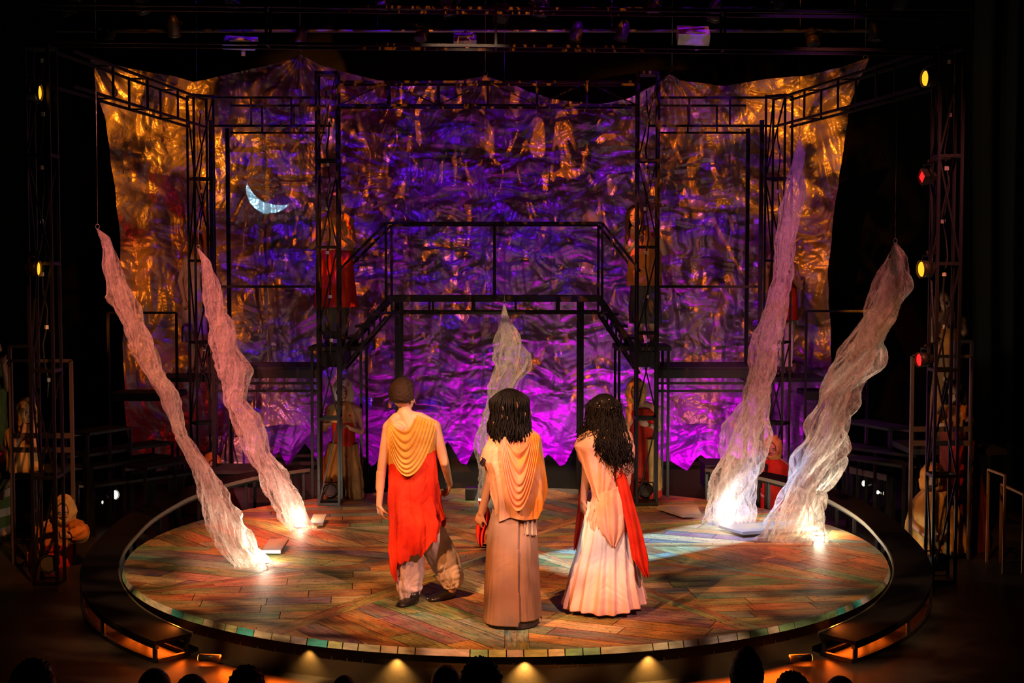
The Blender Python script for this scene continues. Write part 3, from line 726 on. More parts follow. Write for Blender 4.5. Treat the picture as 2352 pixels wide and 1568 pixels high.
# black landing blocks at the high ends of the ramps
for s_, (a, b_), lb in ((-1, ((470, 1080), (588, 1080)), 'black landing block at the top of the left ramp'), (1, ((1620, 1068), (1765, 1068)), 'black landing block at the top of the right ramp')):
    p = at(a[0], a[1], 2.7); q = at(b_[0], b_[1], 2.7)
    t = thing('landing_block', lb, 'landing', ((p.x + q.x) / 2, 2.7, FZ), 'black landing blocks at the ramp ends')
    MB().box(((p.x + q.x) / 2, 2.98, p.z - .02), (q.x - p.x, .56, .04)).build('top', BLACK, t)
    MB().box(((p.x + q.x) / 2, 3.1, (p.z - .06 + .1) / 2), (q.x - p.x - .04, .3, p.z - .12)).build('riser', BLACK, t)
    for x in (p.x + .02, q.x - .02): MB().bar((x, 2.72, FZ), (x, 2.72, p.z - .03), .03).build('leg', STEEL, t)
# ---------------------------------------------------------------- gauze columns
gz_m = bpy.data.materials.new('white_gauze'); gz_m.use_nodes = True
nt = gz_m.node_tree; N = nt.nodes; L = nt.links
for n in list(N):
    if n.type != 'OUTPUT_MATERIAL': N.remove(n)
out = N['Material Output']
df = N.new('ShaderNodeBsdfDiffuse'); df.inputs[0].default_value = (0.78, 0.72, 0.66, 1)
tl = N.new('ShaderNodeBsdfTranslucent'); tl.inputs[0].default_value = (0.78, 0.72, 0.66, 1)
tr = N.new('ShaderNodeBsdfTransparent')
m1 = N.new('ShaderNodeMixShader'); m1.inputs[0].default_value = .5; L.new(df.outputs[0], m1.inputs[1]); L.new(tl.outputs[0], m1.inputs[2])
lw = N.new('ShaderNodeLayerWeight'); lw.inputs[0].default_value = .35
tc = N.new('ShaderNodeTexCoord')
fib = N.new('ShaderNodeTexNoise'); fib.inputs['Scale'].default_value = 16; fib.inputs['Detail'].default_value = 8; fib.inputs['Roughness'].default_value = .7; fib.inputs['Distortion'].default_value = 2.2; gmp = N.new('ShaderNodeMapping'); gmp.inputs['Scale'].default_value = (1, 1, .4); L.new(tc.outputs['Object'], gmp.inputs[0]); L.new(gmp.outputs[0], fib.inputs['Vector'])
fr = N.new('ShaderNodeMapRange'); fr.inputs[1].default_value = .40; fr.inputs[2].default_value = .64; fr.inputs[3].default_value = .0; fr.inputs[4].default_value = .36; L.new(fib.outputs[0], fr.inputs[0])
sc = N.new('ShaderNodeMath'); sc.operation = 'MULTIPLY_ADD'; sc.inputs[1].default_value = .60; L.new(lw.outputs['Facing'], sc.inputs[0])
dn = N.new('ShaderNodeAttribute'); dn.attribute_name = 'density'
dm = N.new('ShaderNodeMath'); dm.operation = 'MULTIPLY_ADD'; dm.inputs[1].default_value = .55; L.new(dn.outputs['Fac'], dm.inputs[0]); L.new(fr.outputs[0], dm.inputs[2]); L.new(dm.outputs[0], sc.inputs[2]); sc.use_clamp = True
m2 = N.new('ShaderNodeMixShader'); L.new(sc.outputs[0], m2.inputs[0]); L.new(tr.outputs[0], m2.inputs[1]); L.new(m1.outputs[0], m2.inputs[2]); L.new(m2.outputs[0], out.inputs[0])
bp = N.new('ShaderNodeBump'); bp.inputs['Strength'].default_value = .5; bp.inputs['Distance'].default_value = .008; L.new(fib.outputs[0], bp.inputs['Height'])
L.new(bp.outputs[0], df.inputs['Normal'])
L.new(bp.outputs[0], tl.inputs['Normal'])

LENS = mat('hot_lamp_lens', (1, .95, .8), .3, emit=(1.0, 0.88, 0.66), estr=40)
def gauze(label, outline, y_top, y_bot, seed, lampx, power, ragged=0.0, amp=.42, short='', soft=False):
    o = np.array(outline, float); py = o[:, 0]; n = len(py)
    s = (py - py[0]) / (py[-1] - py[0]); Ys = y_top + (y_bot - y_top) * s
    C = np.array([at((a + b_) / 2, p, y) for (p, a, b_), y in zip(outline, Ys)]); Wd = np.array([(at(b_, p, y).x - at(a, p, y).x) / 2 for (p, a, b_), y in zip(outline, Ys)])
    C[:, 2] = np.maximum(C[:, 2], .004)
    t = thing('gauze_column', label, 'gauze column', (C[-1][0], C[-1][1], 0), 'twisted white gauze columns')
    H = abs(C[0][2] - C[-1][2]) + abs(C[0][0] - C[-1][0]) * .5
    nv, nu = int(130 * H), 120
    v = np.linspace(0, 1, nv); th = np.linspace(0, 2 * PI, nu, endpoint=False)
    cx = np.interp(v, s, C[:, 0]); cy = np.interp(v, s, C[:, 1]); cz = np.interp(v, s, C[:, 2]); wd = np.interp(v, s, Wd)
    TH, VV = np.meshgrid(th, v)
    for layer, (k, nm) in enumerate(((1.0, 'outer_wrap'), (.62, 'inner_wrap'))):
        f = 1.0
        ct, st = np.cos(TH + VV * 1.5), np.sin(TH + VV * 1.5)
        a1 = ct * 1.2; b1 = st * 1.2; zz = VV * H
        wob = pnoise(zz * 3.1 + a1, b1 + zz * 1.3, seed + 7 * layer) 
        cr0 = crumple(a1 * .8 + zz * .7, b1 * .8 + zz * 1.9, 1.1, 1, seed + layer * 4, .5, .3)
        if soft:
            cr1 = crumple(a1 * 1.5 + zz * .8, b1 * 1.5 + zz * 1.5, 1.1, 2, seed + layer * 9, .4, .4)
            cr2 = crumple(a1 * 2.2 + zz * .9, b1 * 2.2 - zz * 1.6, 1.7, 1, seed + 5 + layer * 3, .5, .4)
        else:
            cr1 = crumple(a1 * 1.3 + zz * 1.1, b1 * 1.3 + zz * 2.6, 1.35, 2, seed + layer * 9, .45, .5)
            cr2 = crumple(a1 * 1.5 + zz * 1.8, b1 * 1.5 - zz * 3.4, 2.4, 1, seed + 5 + layer * 3, .5, .4)
        rr = k * (.92 + .50 * wob + 1.0 * amp * (cr0 - .25) + 1.0 * amp * (cr1 - .38) + .20 * amp * (cr2 - .3))
        tip = np.minimum(VV * 9, 1) ** .6
        w_ = np.maximum(wd[:, None], .012)
        base = np.clip((VV - .9) / .1, 0, 1)
        rr = rr * (1 - base * .15) * 1.04
        X = cx[:, None] + w_ * rr * np.cos(TH) + .02 * wob * tip
        Yc = cy[:, None] + w_ * .75 * rr * np.sin(TH)
        Z = cz[:, None] + .02 * pnoise(a1 * 3, zz * 6, seed + 2) * tip
        bot = np.clip((VV - .97) / .03, 0, 1)
        Z = np.where(VV > .995, .004, np.maximum(Z, .006))
        gm = mesh_from_grid(nm, np.stack([X, Yc, Z], -1), gz_m, t, closed=True)
        fl_ = pnoise(a1 * 1.3 + zz * 2.2, b1 * 1.3 - zz * 2.4, seed + 11)
        de = .9 * np.exp(-(cr0 / .035) ** 2) + .75 * np.exp(-(cr1 / .075) ** 2) + .35 * np.exp(-(cr2 / .05) ** 2) + .55 * np.clip(fl_ + .12, 0, .6)
        at2 = gm.data.attributes.new('density', 'FLOAT', 'POINT'); at2.data.foreach_set('value', np.clip(de * (.72 if soft else 1), 0, 1).astype(np.float32).ravel())
    # hook and line at the top
    p = Vector(C[0]); hk = MB()
    hk.tube([p + Vector((.018 * math.cos(a), 0, .022 + .022 * math.sin(a))) for a in np.linspace(0, 2 * PI, 12)], .0035, 6)
    hk.tube([p + Vector((0, 0, .045)), p + Vector((0, .01, .12)), (p.x, p.y + .05, 7.8)], .002, 5); hk.build('hook_and_line', STEEL_G, t, smooth=True)
    # sunk floor lamp at the foot
    lx, ly = lampx
    lp = thing('floor_uplight', 'glaring white floor lamp at the foot of the ' + short, 'stage light', (lx, ly, 0), 'floor lamps under the gauze columns')
    MB().tube([(lx, ly, .003), (lx, ly, .012)], .07, 20).build('housing', BLACKG, lp)
    MB().tube([(lx, ly, .0125), (lx, ly, .016)], .055, 20).build('lens', LENS, lp)
    l = spot('floor_uplight_beam', (lx, ly, .06), tuple(C[int(n * .45)]), power * 1.3, (1.0, .86, .64), 64, 1.0, .05); l.parent = lp; l.location -= world_loc(lp)
    l2 = point('floor_uplight_glow', (lx, ly, .10), power * .22, (1.0, .86, .62), .04); l2.parent = lp; l2.location -= world_loc(lp)
    return t
LA = [(526, 222, 226), (545, 229, 252), (575, 236, 265), (610, 234, 277), (650, 240, 292), (700, 252, 314), (750, 283, 340), (800, 298, 362), (850, 325, 377), (900, 356, 406), (950, 380, 420), (1000, 399, 432), (1040, 418, 460), (1080, 440, 492), (1120, 450, 512), (1170, 458, 546), (1220, 475, 578), (1260, 500, 592), (1285, 512, 622), (1304, 522, 640)]
LBq = [(572, 453, 458), (600, 461, 484), (640, 465, 500), (700, 465, 521), (750, 470, 545), (800, 482, 556), (850, 490, 578), (885, 512, 572), (920, 510, 570), (960, 530, 600), (1000, 545, 616), (1040, 560, 622), (1080, 582, 660), (1120, 600, 682), (1160, 622, 706), (1195, 636, 722), (1220, 648, 740)]
LC = [(700, 1156, 1161), (740, 1146, 1174), (780, 1137, 1198), (820, 1128, 1211), (850, 1125, 1215), (880, 1121, 1194), (920, 1112, 1180), (960, 1100, 1170), (1000, 1088, 1150), (1040, 1092, 1142), (1090, 1096, 1140), (1130, 1094, 1140), (1156, 1088, 1150)]
LD = [(322, 1833, 1839), (350, 1822, 1848), (400, 1811, 1850), (440, 1800, 1848), (480, 1786, 1848), (520, 1785, 1830), (560, 1778, 1828), (600, 1778, 1825), (640, 1775, 1815), (680, 1765, 1808), (720, 1748, 1812), (760, 1735, 1800), (800, 1726, 1790), (850, 1718, 1785), (900, 1703, 1778), (950, 1682, 1770), (1000, 1658, 1766), (1050, 1640, 1765), (1090, 1625, 1756), (1130, 1616, 1745), (1170, 1606, 1742), (1202, 1600, 1745)]
LE_ = [(558, 2053, 2060), (590, 2035, 2082), (630, 2015, 2095), (660, 2000, 2092), (700, 1985, 2072), (750, 1955, 2050), (800, 1926, 2045), (850, 1896, 2020), (900, 1876, 1978), (950, 1866, 1960), (1000, 1850, 1955), (1050, 1815, 1943), (1090, 1800, 1920), (1130, 1785, 1890), (1170, 1765, 1900), (1210, 1738, 1906), (1244, 1715, 1912)]
def gp(px, py): q = gz(px, py, 0); return (q.x, q.y)
gauze('leftmost slender gauze column leaning from upper left down to the stage edge', LA, -.35, -.84, 3, gp(605, 1292), 75, short='leftmost slender gauze column')
gauze('second gauze column from the left, in front of the moonlit part of the backdrop', LBq, 1.5, .79, 14, gp(690, 1210), 75, short='second gauze column from the left')
gauze('short gauze column hanging from the bridge behind the middle woman', LC, 2.55, 2.1, 25, gp(1110, 1150), 5, short='short gauze column below the bridge')
gauze('tall gauze column right of centre with a violet upper half', LD, 1.9, 1.15, 36, gp(1668, 1190), 70, short='tall gauze column right of centre', amp=.42, soft=True)
gauze('broad gauze column on the far right, spreading wide at its glowing foot', LE_, .7, .29, 47, gp(1880, 1228), 110, short='broad rightmost gauze column', amp=.42, soft=True)
# trap doors (hinged floor flaps) beside the columns
def trap(c4, lift, label):
    P = [gz(px, py, 0) for px, py in c4]
    t = thing('trap_door', label, 'trap door', (P[0].x, P[0].y, 0), 'open floor flaps beside the gauze columns')
    m = MB(); m.add([(p.x, p.y, .006 + l) for p, l in zip(P, lift)] + [(p.x, p.y, .030 + l) for p, l in zip(P, lift)], [(3, 2, 1, 0), (4, 5, 6, 7), (0, 1, 5, 4), (1, 2, 6, 5), (2, 3, 7, 6), (3, 0, 4, 7)])
    m.build('flap', mottled(mat('flap_paint', (.3, .24, .16), .5), (.20, .19, .20), (.40, .30, .15), 3), t)
    h = MB(); h.bar((P[0].x, P[0].y - .012, .02 + lift[0]), (P[1].x, P[1].y - .012, .02 + lift[1]), .01, .03)
    h.build('metal_edge', STEEL_G, t)
trap([(602, 1276), (645, 1276), (663, 1256), (618, 1258)], (.02, .02, .05, .05), 'small floor flap right of the foot of the leftmost gauze column')
trap([(712, 1212), (742, 1212), (750, 1198), (720, 1198)], (.02, .02, .05, .05), 'small floor flap right of the foot of the second gauze column')
trap([(1565, 1193), (1612, 1192), (1600, 1172), (1508, 1176)], (.02, .02, .03, .03), 'floor flap with a pale edge left of the tall right gauze column')
trap([(1705, 1236), (1880, 1224), (1840, 1206), (1650, 1220)], (.03, .03, .03, .03), 'long floor flap with a glaring white edge under the broad gauze column')
# ---------------------------------------------------------------- people
def fuse(mb, voxel, name, m, parent, smooth=3, post=None):
    """unite overlapping volumes into ONE continuous skin"""
    me = bpy.data.meshes.new('tmp'); me.from_pydata(mb.v, [], mb.f); me.update()
    o = bpy.data.objects.new('tmp', me); COL.objects.link(o)
    r = o.modifiers.new('r', 'REMESH'); r.mode = 'VOXEL'; r.voxel_size = voxel
    q = o.modifiers.new('s', 'SMOOTH'); q.factor = .5; q.iterations = smooth
    dg = bpy.context.evaluated_depsgraph_get(); dg.update()
    me2 = bpy.data.meshes.new_from_object(o.evaluated_get(dg), depsgraph=dg)
    bpy.data.objects.remove(o); bpy.data.meshes.remove(me)
    me2.name = name; o0 = world_loc(parent)
    me2.transform(Matrix.Translation(-o0)); me2.polygons.foreach_set('use_smooth', [True] * len(me2.polygons))
    me2.materials.clear(); me2.materials.append(m)
    ob = bpy.data.objects.new(name, me2); COL.objects.link(ob); ob.parent = parent
    return ob
def skin(name, c, rough=.5):
    m = mat(name, c, rough, 0, .4); b = m.node_tree.nodes['Principled BSDF']; b.inputs['Subsurface Weight'].default_value = .08; b.inputs['Subsurface Radius'].default_value = (.02, .008, .004)
    bumpy(m, 60, .12, 3, .003); return m
SK_L = skin('light_skin', (0.62, 0.38, 0.27)); SK_M = skin('tan_skin', (0.42, 0.23, 0.14)); SK_D = skin('brown_skin', (0.24, 0.12, 0.07))
EYE = mat('eye_white', (.75, .72, .68), .2); DARK = mat('dark_brow', (.02, .012, .01), .7)
def limb(mb, pts, rs, n=12):
    """tapered limb with rounded joints"""
    P = [Vector(p) for p in pts]; path = []; rad = []
    for i in range(len(P) - 1):
        for k in range(4):
            t = k / 4; path.append(P[i].lerp(P[i + 1], t)); rad.append(lerp(rs[i], rs[i + 1], t))
    path.append(P[-1]); rad.append(rs[-1])
    mb.tube(path, rad, n)
    for p, r in zip(P, rs): mb.ball(p, r, 10, 7)
def hand(mb, wrist, d, nrm, side, curl=.5, s=1.0, spread=.12, thumb=.6):
    """d: direction of the fingers, nrm: way the palm faces, side: +1 if the thumb is on d x nrm side"""
    d = Vector(d).normalized(); nrm = (Vector(nrm) - d * Vector(nrm).dot(d)).normalized(); a = d.cross(nrm) * side
    w_ = Vector(wrist); R3 = Matrix((a, nrm, d)).transposed()
    mb.ball(w_ + d * .045 * s, (.040 * s, .017 * s, .052 * s), 12, 8, R3)
    mb.ball(w_ + d * .012 * s, (.028 * s, .020 * s, .03 * s), 10, 7, R3)
    for k, (off_, le) in enumerate(((.030, .074), (.010, .084), (-.010, .077), (-.029, .060))):
        p = w_ + d * .080 * s + a * off_ * s; dd = (d + a * spread * (off_ / .03)).normalized(); pts = [p - d * .02 * s, p]
        ang = 0
        for seg, fr_ in enumerate((.45, .30, .25)):
            ang += curl * (.75, 1.0, .8)[seg] * (1 + .12 * k)
            v = dd * math.cos(ang) + nrm * math.sin(ang); p = p + v * le * s * fr_; pts.append(p)
        mb.tube(pts, [.0088 * s, .0092 * s, .0085 * s, .0078 * s, .0062 * s], 8); mb.ball(pts[-1], .0064 * s, 8, 6)
    p = w_ + d * .028 * s + a * .028 * s
    v1 = (a * thumb + d * .75 + nrm * .35).normalized(); v2 = (v1 + nrm * curl * .6 + d * .2).normalized()
    q1 = p + v1 * .035 * s; q2 = q1 + v2 * .028 * s
    mb.tube([p - v1 * .02 * s, p, q1, q2], [.013 * s, .012 * s, .0095 * s, .007 * s], 8); mb.ball(q2, .0072 * s, 8, 6)
def head(mb, c, face, up=(0, 0, 1), s=1.0):
    """c: centre of the skull; face: direction the face looks"""
    f = Vector(face).normalized(); u = (Vector(up) - f * Vector(up).dot(f)).normalized(); r = f.cross(u)
    R3 = Matrix((r, f, u)).transposed(); c = Vector(c)
    def W(x, y, z): return c + (r * x + f * y + u * z) * s
    mb.ball(W(0, -.008, .02), (.074 * s, .092 * s, .088 * s), 18, 12, R3)
    mb.ball(W(0, .022, -.035), (.058 * s, .062 * s, .072 * s), 14, 10, R3)
    mb.ball(W(0, .050, -.083), (.026 * s, .026 * s, .022 * s), 10, 8, R3)
    mb.ball(W(0, .068, .012), (.050 * s, .016 * s, .012 * s), 10, 7, R3)
    mb.tube([W(0, .080, .008), W(0, .098, -.022), W(0, .088, -.034)], [.008 * s, .012 * s, .012 * s], 8)
    for k in (-1, 1):
        mb.ball(W(k * .012, .088, -.032), .009 * s, 8, 6)
        mb.ball(W(k * .036, .060, -.030), (.022 * s, .018 * s, .020 * s), 8, 6, R3)
        mb.ball(W(k * .076, -.006, -.010), (.009 * s, .017 * s, .030 * s), 8, 7, R3)
    mb.ball(W(0, .080, -.058), (.024 * s, .010 * s, .006 * s), 10, 6, R3); mb.ball(W(0, .078, -.068), (.019 * s, .010 * s, .006 * s), 10, 6, R3)
    return W
def face_bits(W, parent, s=1.0):
    for k in (-1, 1):
        MB().ball(W(k * .030, .0715, -.002), (.0115 * s, .0095 * s, .0068 * s), 10, 8).build('eye', EYE, parent, smooth=True)
        MB().ball(W(k * .030, .0775, -.002), .0052 * s, 8, 6).build('iris', DARK, parent, smooth=True)
        MB().tube([W(k * .014, .084, .016), W(k * .030, .084, .022), W(k * .048, .074, .016)], [.002 * s, .0035 * s, .002 * s], 6).build('eyebrow', DARK, parent, smooth=True)
    MB().ball(W(0, .086, -.062), (.020 * s, .004 * s, .004 * s), 10, 6).build('lips', mat('lip_tone', (.35, .10, .08), .5), parent, smooth=True)
def torso(mb, hip, chest, shL, shR, neck, bulk=1.0):
    hip = Vector(hip); chest = Vector(chest); shL = Vector(shL); shR = Vector(shR); neck = Vector(neck)
    ax = (shR - shL).normalized(); up = (chest - hip).normalized(); fw = up.cross(ax).normalized(); R3 = Matrix((ax, fw, up)).transposed()
    mb.ball(hip, (.155 * bulk, .105 * bulk, .13), 16, 10, R3)
    mb.ball(hip.lerp(chest, .5), (.132 * bulk, .090 * bulk, .16), 16, 10, R3)
    mb.ball(chest, (.160 * bulk, .108 * bulk, .17), 16, 10, R3)
    limb(mb, [shL, (shL + shR) / 2 + up * .02, shR], [.052, .075, .052]); limb(mb, [(shL + shR) / 2, neck], [.082, .064])
    for s_ in (shL, shR): limb(mb, [neck - up * .02, s_.lerp(neck, .5) + up * .012, s_], [.050, .052, .052])
    for k, s_ in ((-1, shL), (1, shR)): limb(mb, [s_, chest + ax * k * .10], [.052, .085])
def garment(name, m, parent, levels, ztop, zbot, fold=None, nu=220, nv=120, solid=.003):
    """cloth hanging round the body. levels: (z, cx, cy, rx, ry) from low to high; theta 0 = +x, 270 deg = towards the audience"""
    lv = np.array(sorted(levels)); th = np.linspace(0, 2 * PI, nu, endpoint=False); s = np.linspace(0, 1, nv); TH, SS = np.meshgrid(th, s)
    zt = np.vectorize(ztop)(th) if callable(ztop) else np.full(nu, ztop); zb = np.vectorize(zbot)(th) if callable(zbot) else np.full(nu, zbot)
    Z = zt[None, :] + (zb - zt)[None, :] * SS
    cx, cy, rx, ry = (np.interp(Z, lv[:, 0], lv[:, k]) for k in (1, 2, 3, 4))
    dr = fold(TH, SS, Z) if fold else 0
    X = cx + (rx + dr) * np.cos(TH); Y = cy + (ry + dr) * np.sin(TH)
    o = mesh_from_grid(name, np.stack([X, Y, Z], -1), m, parent, closed=True)
    if solid: q = o.modifiers.new('s', 'SOLIDIFY'); q.thickness = solid; q.offset = -1
    return o
def folds(n, amp, grow=1.0, tw=.0, seed=0, fine=.3):
    def f(TH, SS, Z):
        ph = TH * n + tw * SS + 1.3 * pnoise(np.cos(TH) * 2 + 5, np.sin(TH) * 2 + SS * 1.5, seed)
        a = .5 + .5 * np.sin(ph); w_ = amp * (1 - grow + grow * SS)
        return w_ * (a ** 1.5 - .4 + fine * pnoise(np.cos(TH) * 7, np.sin(TH) * 7 + Z * 3, seed + 2) * 2)
    return f
def wrinkle(amp, f=5, seed=0):
    return lambda TH, SS, Z: amp * (crumple(np.cos(TH) * f * .3 + np.sin(TH) * f * .2, np.sin(TH) * f * .3 + Z * f, 1.0, 3, seed, .5, .5) - .35)
def addf(*fs): return lambda TH, SS, Z: sum(f(TH, SS, Z) for f in fs)
def leg_sleeve(name, m, parent, pts, rs, amp=.012, n=9, seed=0, nu=90, nv=80):
    """trouser leg or sleeve following a limb"""
    P = [Vector(p) for p in pts]; v = np.linspace(0, 1, nv); C = np.array([curve(P, t) for t in v]); rr = np.interp(v, np.linspace(0, 1, len(rs)), rs)
    T = np.gradient(C, axis=0); T /= np.linalg.norm(T, axis=1)[:, None]; A = np.cross(T, [0, 1, .01]); A /= np.linalg.norm(A, axis=1)[:, None]; B = np.cross(T, A)
    th = np.linspace(0, 2 * PI, nu, endpoint=False); TH, VV = np.meshgrid(th, v)
    rad = rr[:, None] * (1 + 0 * TH) + amp * (np.sin(TH * n + 3 * VV + 2 * pnoise(np.cos(TH) + seed, VV * 3, seed)) * .35 + 1.6 * (crumple(np.cos(TH) * 1.2 + np.sin(TH), VV * 3.5, 1.4, 3, seed) - .35))
    Pn = C[:, None, :] + (A[:, None, :] * np.cos(TH)[..., None] + B[:, None, :] * np.sin(TH)[..., None]) * rad[..., None]
    o = mesh_from_grid(name, Pn, m, parent, closed=True)
    q = o.modifiers.new('s', 'SOLIDIFY'); q.thickness = .003; q.offset = -1
    return o
def shoe(parent, heel, toe, m=None, h=.07, w_=.045, name='shoe'):
    heel = Vector(heel); toe = Vector(toe); d = (toe - heel); le = d.length; d.normalize(); a = Vector((d.y, -d.x, 0)); mb = MB()
    def F(u, v):
        t = u; q = 2 * PI * v
        wd = w_ * (.72 + .45 * math.sin(PI * min(1, t * 1.02)) ** .6 - .12 * (1 - t)) * (1 if t < .93 else .7) * (1 if .04 < t else .75)
        hh = h * (1.0 - .62 * t ** 1.2)
        x = math.cos(q); z = math.sin(q)
        zz = (hh * .5 * (z if z > 0 else max(z, -.98)) + hh * .5)
        return heel + d * (t * le * 1.04 - .02 * le) + a * wd * x * (abs(x) ** -.25 if abs(x) > .01 else 1) + Vector((0, 0, max(.004, zz)))
    n, k = 14, 16; base = 0
    for j in range(n):
        for i in range(k): mb.v.append(tuple(F(j / (n - 1), i / k)))
    for j in range(n - 1):
        for i in range(k): mb.f.append((j * k + i, j * k + (i + 1) % k, (j + 1) * k + (i + 1) % k, (j + 1) * k + i))
    mb.f += [tuple(range(k))[::-1], tuple((n - 1) * k + i for i in range(k))]
    mb.tube([heel + d * .03 + Vector((0, 0, h * .6)), heel + d * .035 + Vector((0, 0, h * 1.35))], [w_ * .95, w_ * .85], 14)
    return mb.build(name, m or SHOE, parent, smooth=True)
SHOE = bumpy(mat('black_leather', (.015, .013, .013), .32), 40, .3)
# ---------------------------------------------------------------- man in orange and red tunic
def dyed(name, c1, c2, scale=4, **k): return fabric(name, c1, c2, scale, **k)
M_MUST = dyed('mustard_gauze_cloth', (.58, .30, .05), (.80, .50, .16), 6, lo=.4, hi=.7)
M_RED = dyed('scarlet_dyed_cloth', (.55, .018, .006), (.82, .05, .018), 5, lo=.35, hi=.7)
M_TROU = dyed('grey_pink_linen', (.52, .40, .38), (.74, .62, .58), 5, lo=.35, hi=.7)
M_BLUSH = dyed('blush_orange_linen', (.80, .36, .12), (.86, .60, .48), 3.2, lo=.38, hi=.62)
def sidedye(name, cl, cr_, x0, x1, scale=4, amt=.45):
    if name in MATS: return MATS[name]
    m = mat(name, cl, .85, 0, .2); N, L, b_ = nodes(m); tc = N.new('ShaderNodeTexCoord'); sp_ = N.new('ShaderNodeSeparateXYZ'); L.new(tc.outputs['Object'], sp_.inputs[0])
    nz = N.new('ShaderNodeTexNoise'); nz.inputs['Scale'].default_value = scale; nz.inputs['Detail'].default_value = 5; L.new(tc.outputs['Object'], nz.inputs['Vector'])
    mr = N.new('ShaderNodeMapRange'); mr.inputs[1].default_value = x0; mr.inputs[2].default_value = x1; mr.clamp = False; L.new(sp_.outputs[0], mr.inputs[0])
    ad = N.new('ShaderNodeMath'); ad.operation = 'MULTIPLY_ADD'; ad.inputs[1].default_value = amt * 4; L.new(nz.outputs[0], ad.inputs[0]); L.new(mr.outputs[0], ad.inputs[2])
    sb = N.new('ShaderNodeMath'); sb.operation = 'SUBTRACT'; sb.inputs[1].default_value = amt * 2; sb.use_clamp = True; L.new(ad.outputs[0], sb.inputs[0])
    mx = N.new('ShaderNodeMix'); mx.data_type = 'RGBA'; mx.inputs[6].default_value = (*cl, 1); mx.inputs[7].default_value = (*cr_, 1); L.new(sb.outputs[0], mx.inputs[0]); L.new(mx.outputs[2], b_.inputs['Base Color'])
    bumpy(m, 240, .35, 2, .003); return m
M_PONCHO = sidedye('blush_to_orange_dyed_cloth', (.86, .52, .42), (.88, .30, .03), -.05, .20)
M_PALE = dyed('pale_blush_linen', (.84, .38, .20), (.88, .58, .48), 3, lo=.38, hi=.62)
HAIR_B = bumpy(mat('dark_brown_hair', (.035, .018, .010), .55), 160, .8, 4, .01)
HAIR_K = bumpy(mat('black_hair', (.006, .005, .006), .62, 0, .25), 200, .5, 3, .003)
LIN = bumpy(mat('dark_lining', (.03, .02, .02), .8), 50, .3)

def drape(name, m, parent, L_, R_, rows, surf, nu=110, nv=110, n_f=5, amp=.016, solid=.003, seed=0, out=.006):
    """cowl: catenary rows of cloth hung between two shoulder points and pushed off the back.
    rows: list of (sag, half-width factor); surf(x, z) -> y of the back surface"""
    P = np.zeros((nv, nu, 3)); sg = np.array([r[0] for r in rows]); hf = np.array([r[1] for r in rows])
    for j in range(nv):
        t = j / (nv - 1); sag = np.interp(t, np.linspace(0, 1, len(sg)), sg); w_ = np.interp(t, np.linspace(0, 1, len(sg)), hf)
        lt = Vector(L_[0]).lerp(Vector(L_[1]), t); rt = Vector(R_[0]).lerp(Vector(R_[1]), t)
        for i in range(nu):
            u_ = i / (nu - 1); p = lt.lerp(rt, u_); c = (4 * u_ * (1 - u_)) ** (.85 if w_ < 1 else .6)
            z = p.z - sag * c; x = p.x + .01 * math.sin(3 * t + u_ * 4)
            rid = (.5 + .5 * math.cos(2 * PI * n_f * t + 1.2 * nz3(u_ * 2, t * 2, seed))) ** .7
            y = surf(x, z) - out - amp * rid * (.35 + .65 * c) - .012 * c * t
            P[j, i] = (x, y, z)
    o = mesh_from_grid(name, P, m, parent); q = o.modifiers.new('s', 'SOLIDIFY'); q.thickness = solid; q.offset = 0
    return o

Y = -2.12
man = thing('person', 'man seen from behind in a mustard cowl, long scarlet tunic and baggy trousers', 'person', (at(945, 1380, Y).x, Y, 0))
A = lambda x, y, dy=0.0: at(x, y, Y + dy)
b = MB()
torso(b, A(950, 1145), A(945, 1020), A(893, 982), A(998, 980), A(930, 950, .01), 1.0)
limb(b, [A(893, 984), A(877, 1075, .0), A(871, 1160, .03)], [.050, .038, .024]); limb(b, [A(875, 1085), A(873, 1120, .02)], [.038, .036])
limb(b, [A(999, 984), A(1021, 1062, -.02), A(1033, 1112, .14)], [.050, .038, .024])
hand(b, A(871, 1158, .03), (.10, .25, -1), (.6, .5, 0), 1, .45, 1.0)
hand(b, A(1032, 1110, .14), (-.15, .5, -.8), (-.8, .1, -.3), -1, .9, 1.0)
hc = A(926, 912, .02); Wm = head(b, hc, (.52, .85, .05), s=1.1)
b.ball(A(912, 985, -.075), (.06, .02, .05)); b.ball(A(958, 985, -.07), (.06, .02, .05))
limb(b, [A(933, 1160), A(932, 1270, .06), A(935, 1368, .0)], [.088, .058, .038]); limb(b, [A(975, 1160), A(1012, 1265, .14), A(1038, 1352, .10)], [.088, .058, .038])
fuse(b, .006, 'body', SK_L, man)
# hair: close cap, thicker on top
hb = MB()
f_ = Vector((.52, .85, .0)).normalized(); r_ = f_.cross(Vector((0, 0, 1))); R3 = Matrix((r_, f_, Vector((0, 0, 1)))).transposed()
def hairpt(u_, v_):
    ph = v_ * PI * (.74 if math.sin(2 * PI * u_) < .3 else .60); th = 2 * PI * u_; d = Vector((math.sin(ph) * math.cos(th), math.sin(ph) * math.sin(th), math.cos(ph)))
    cut = 1.0
    if d.y > .25 and d.z < .62: cut = .86
    k = 1 + .10 * abs(nz3(d.x * 9, d.y * 9, d.z * 9)) + .05 * nz3(d.x * 25, d.y * 25, d.z * 25) + .12 * max(0, d.z) ** 2
    if v_ > .85: k *= 1 - (v_ - .85) * 1.0
    return hc + R3 @ Vector((d.x * .098 * k * cut, d.y * .112 * k * cut - .012, d.z * .110 * k * cut + .026))
hb.grid(hairpt, 90, 60, closed=True); hb.build('hair', HAIR_B, man, smooth=True)
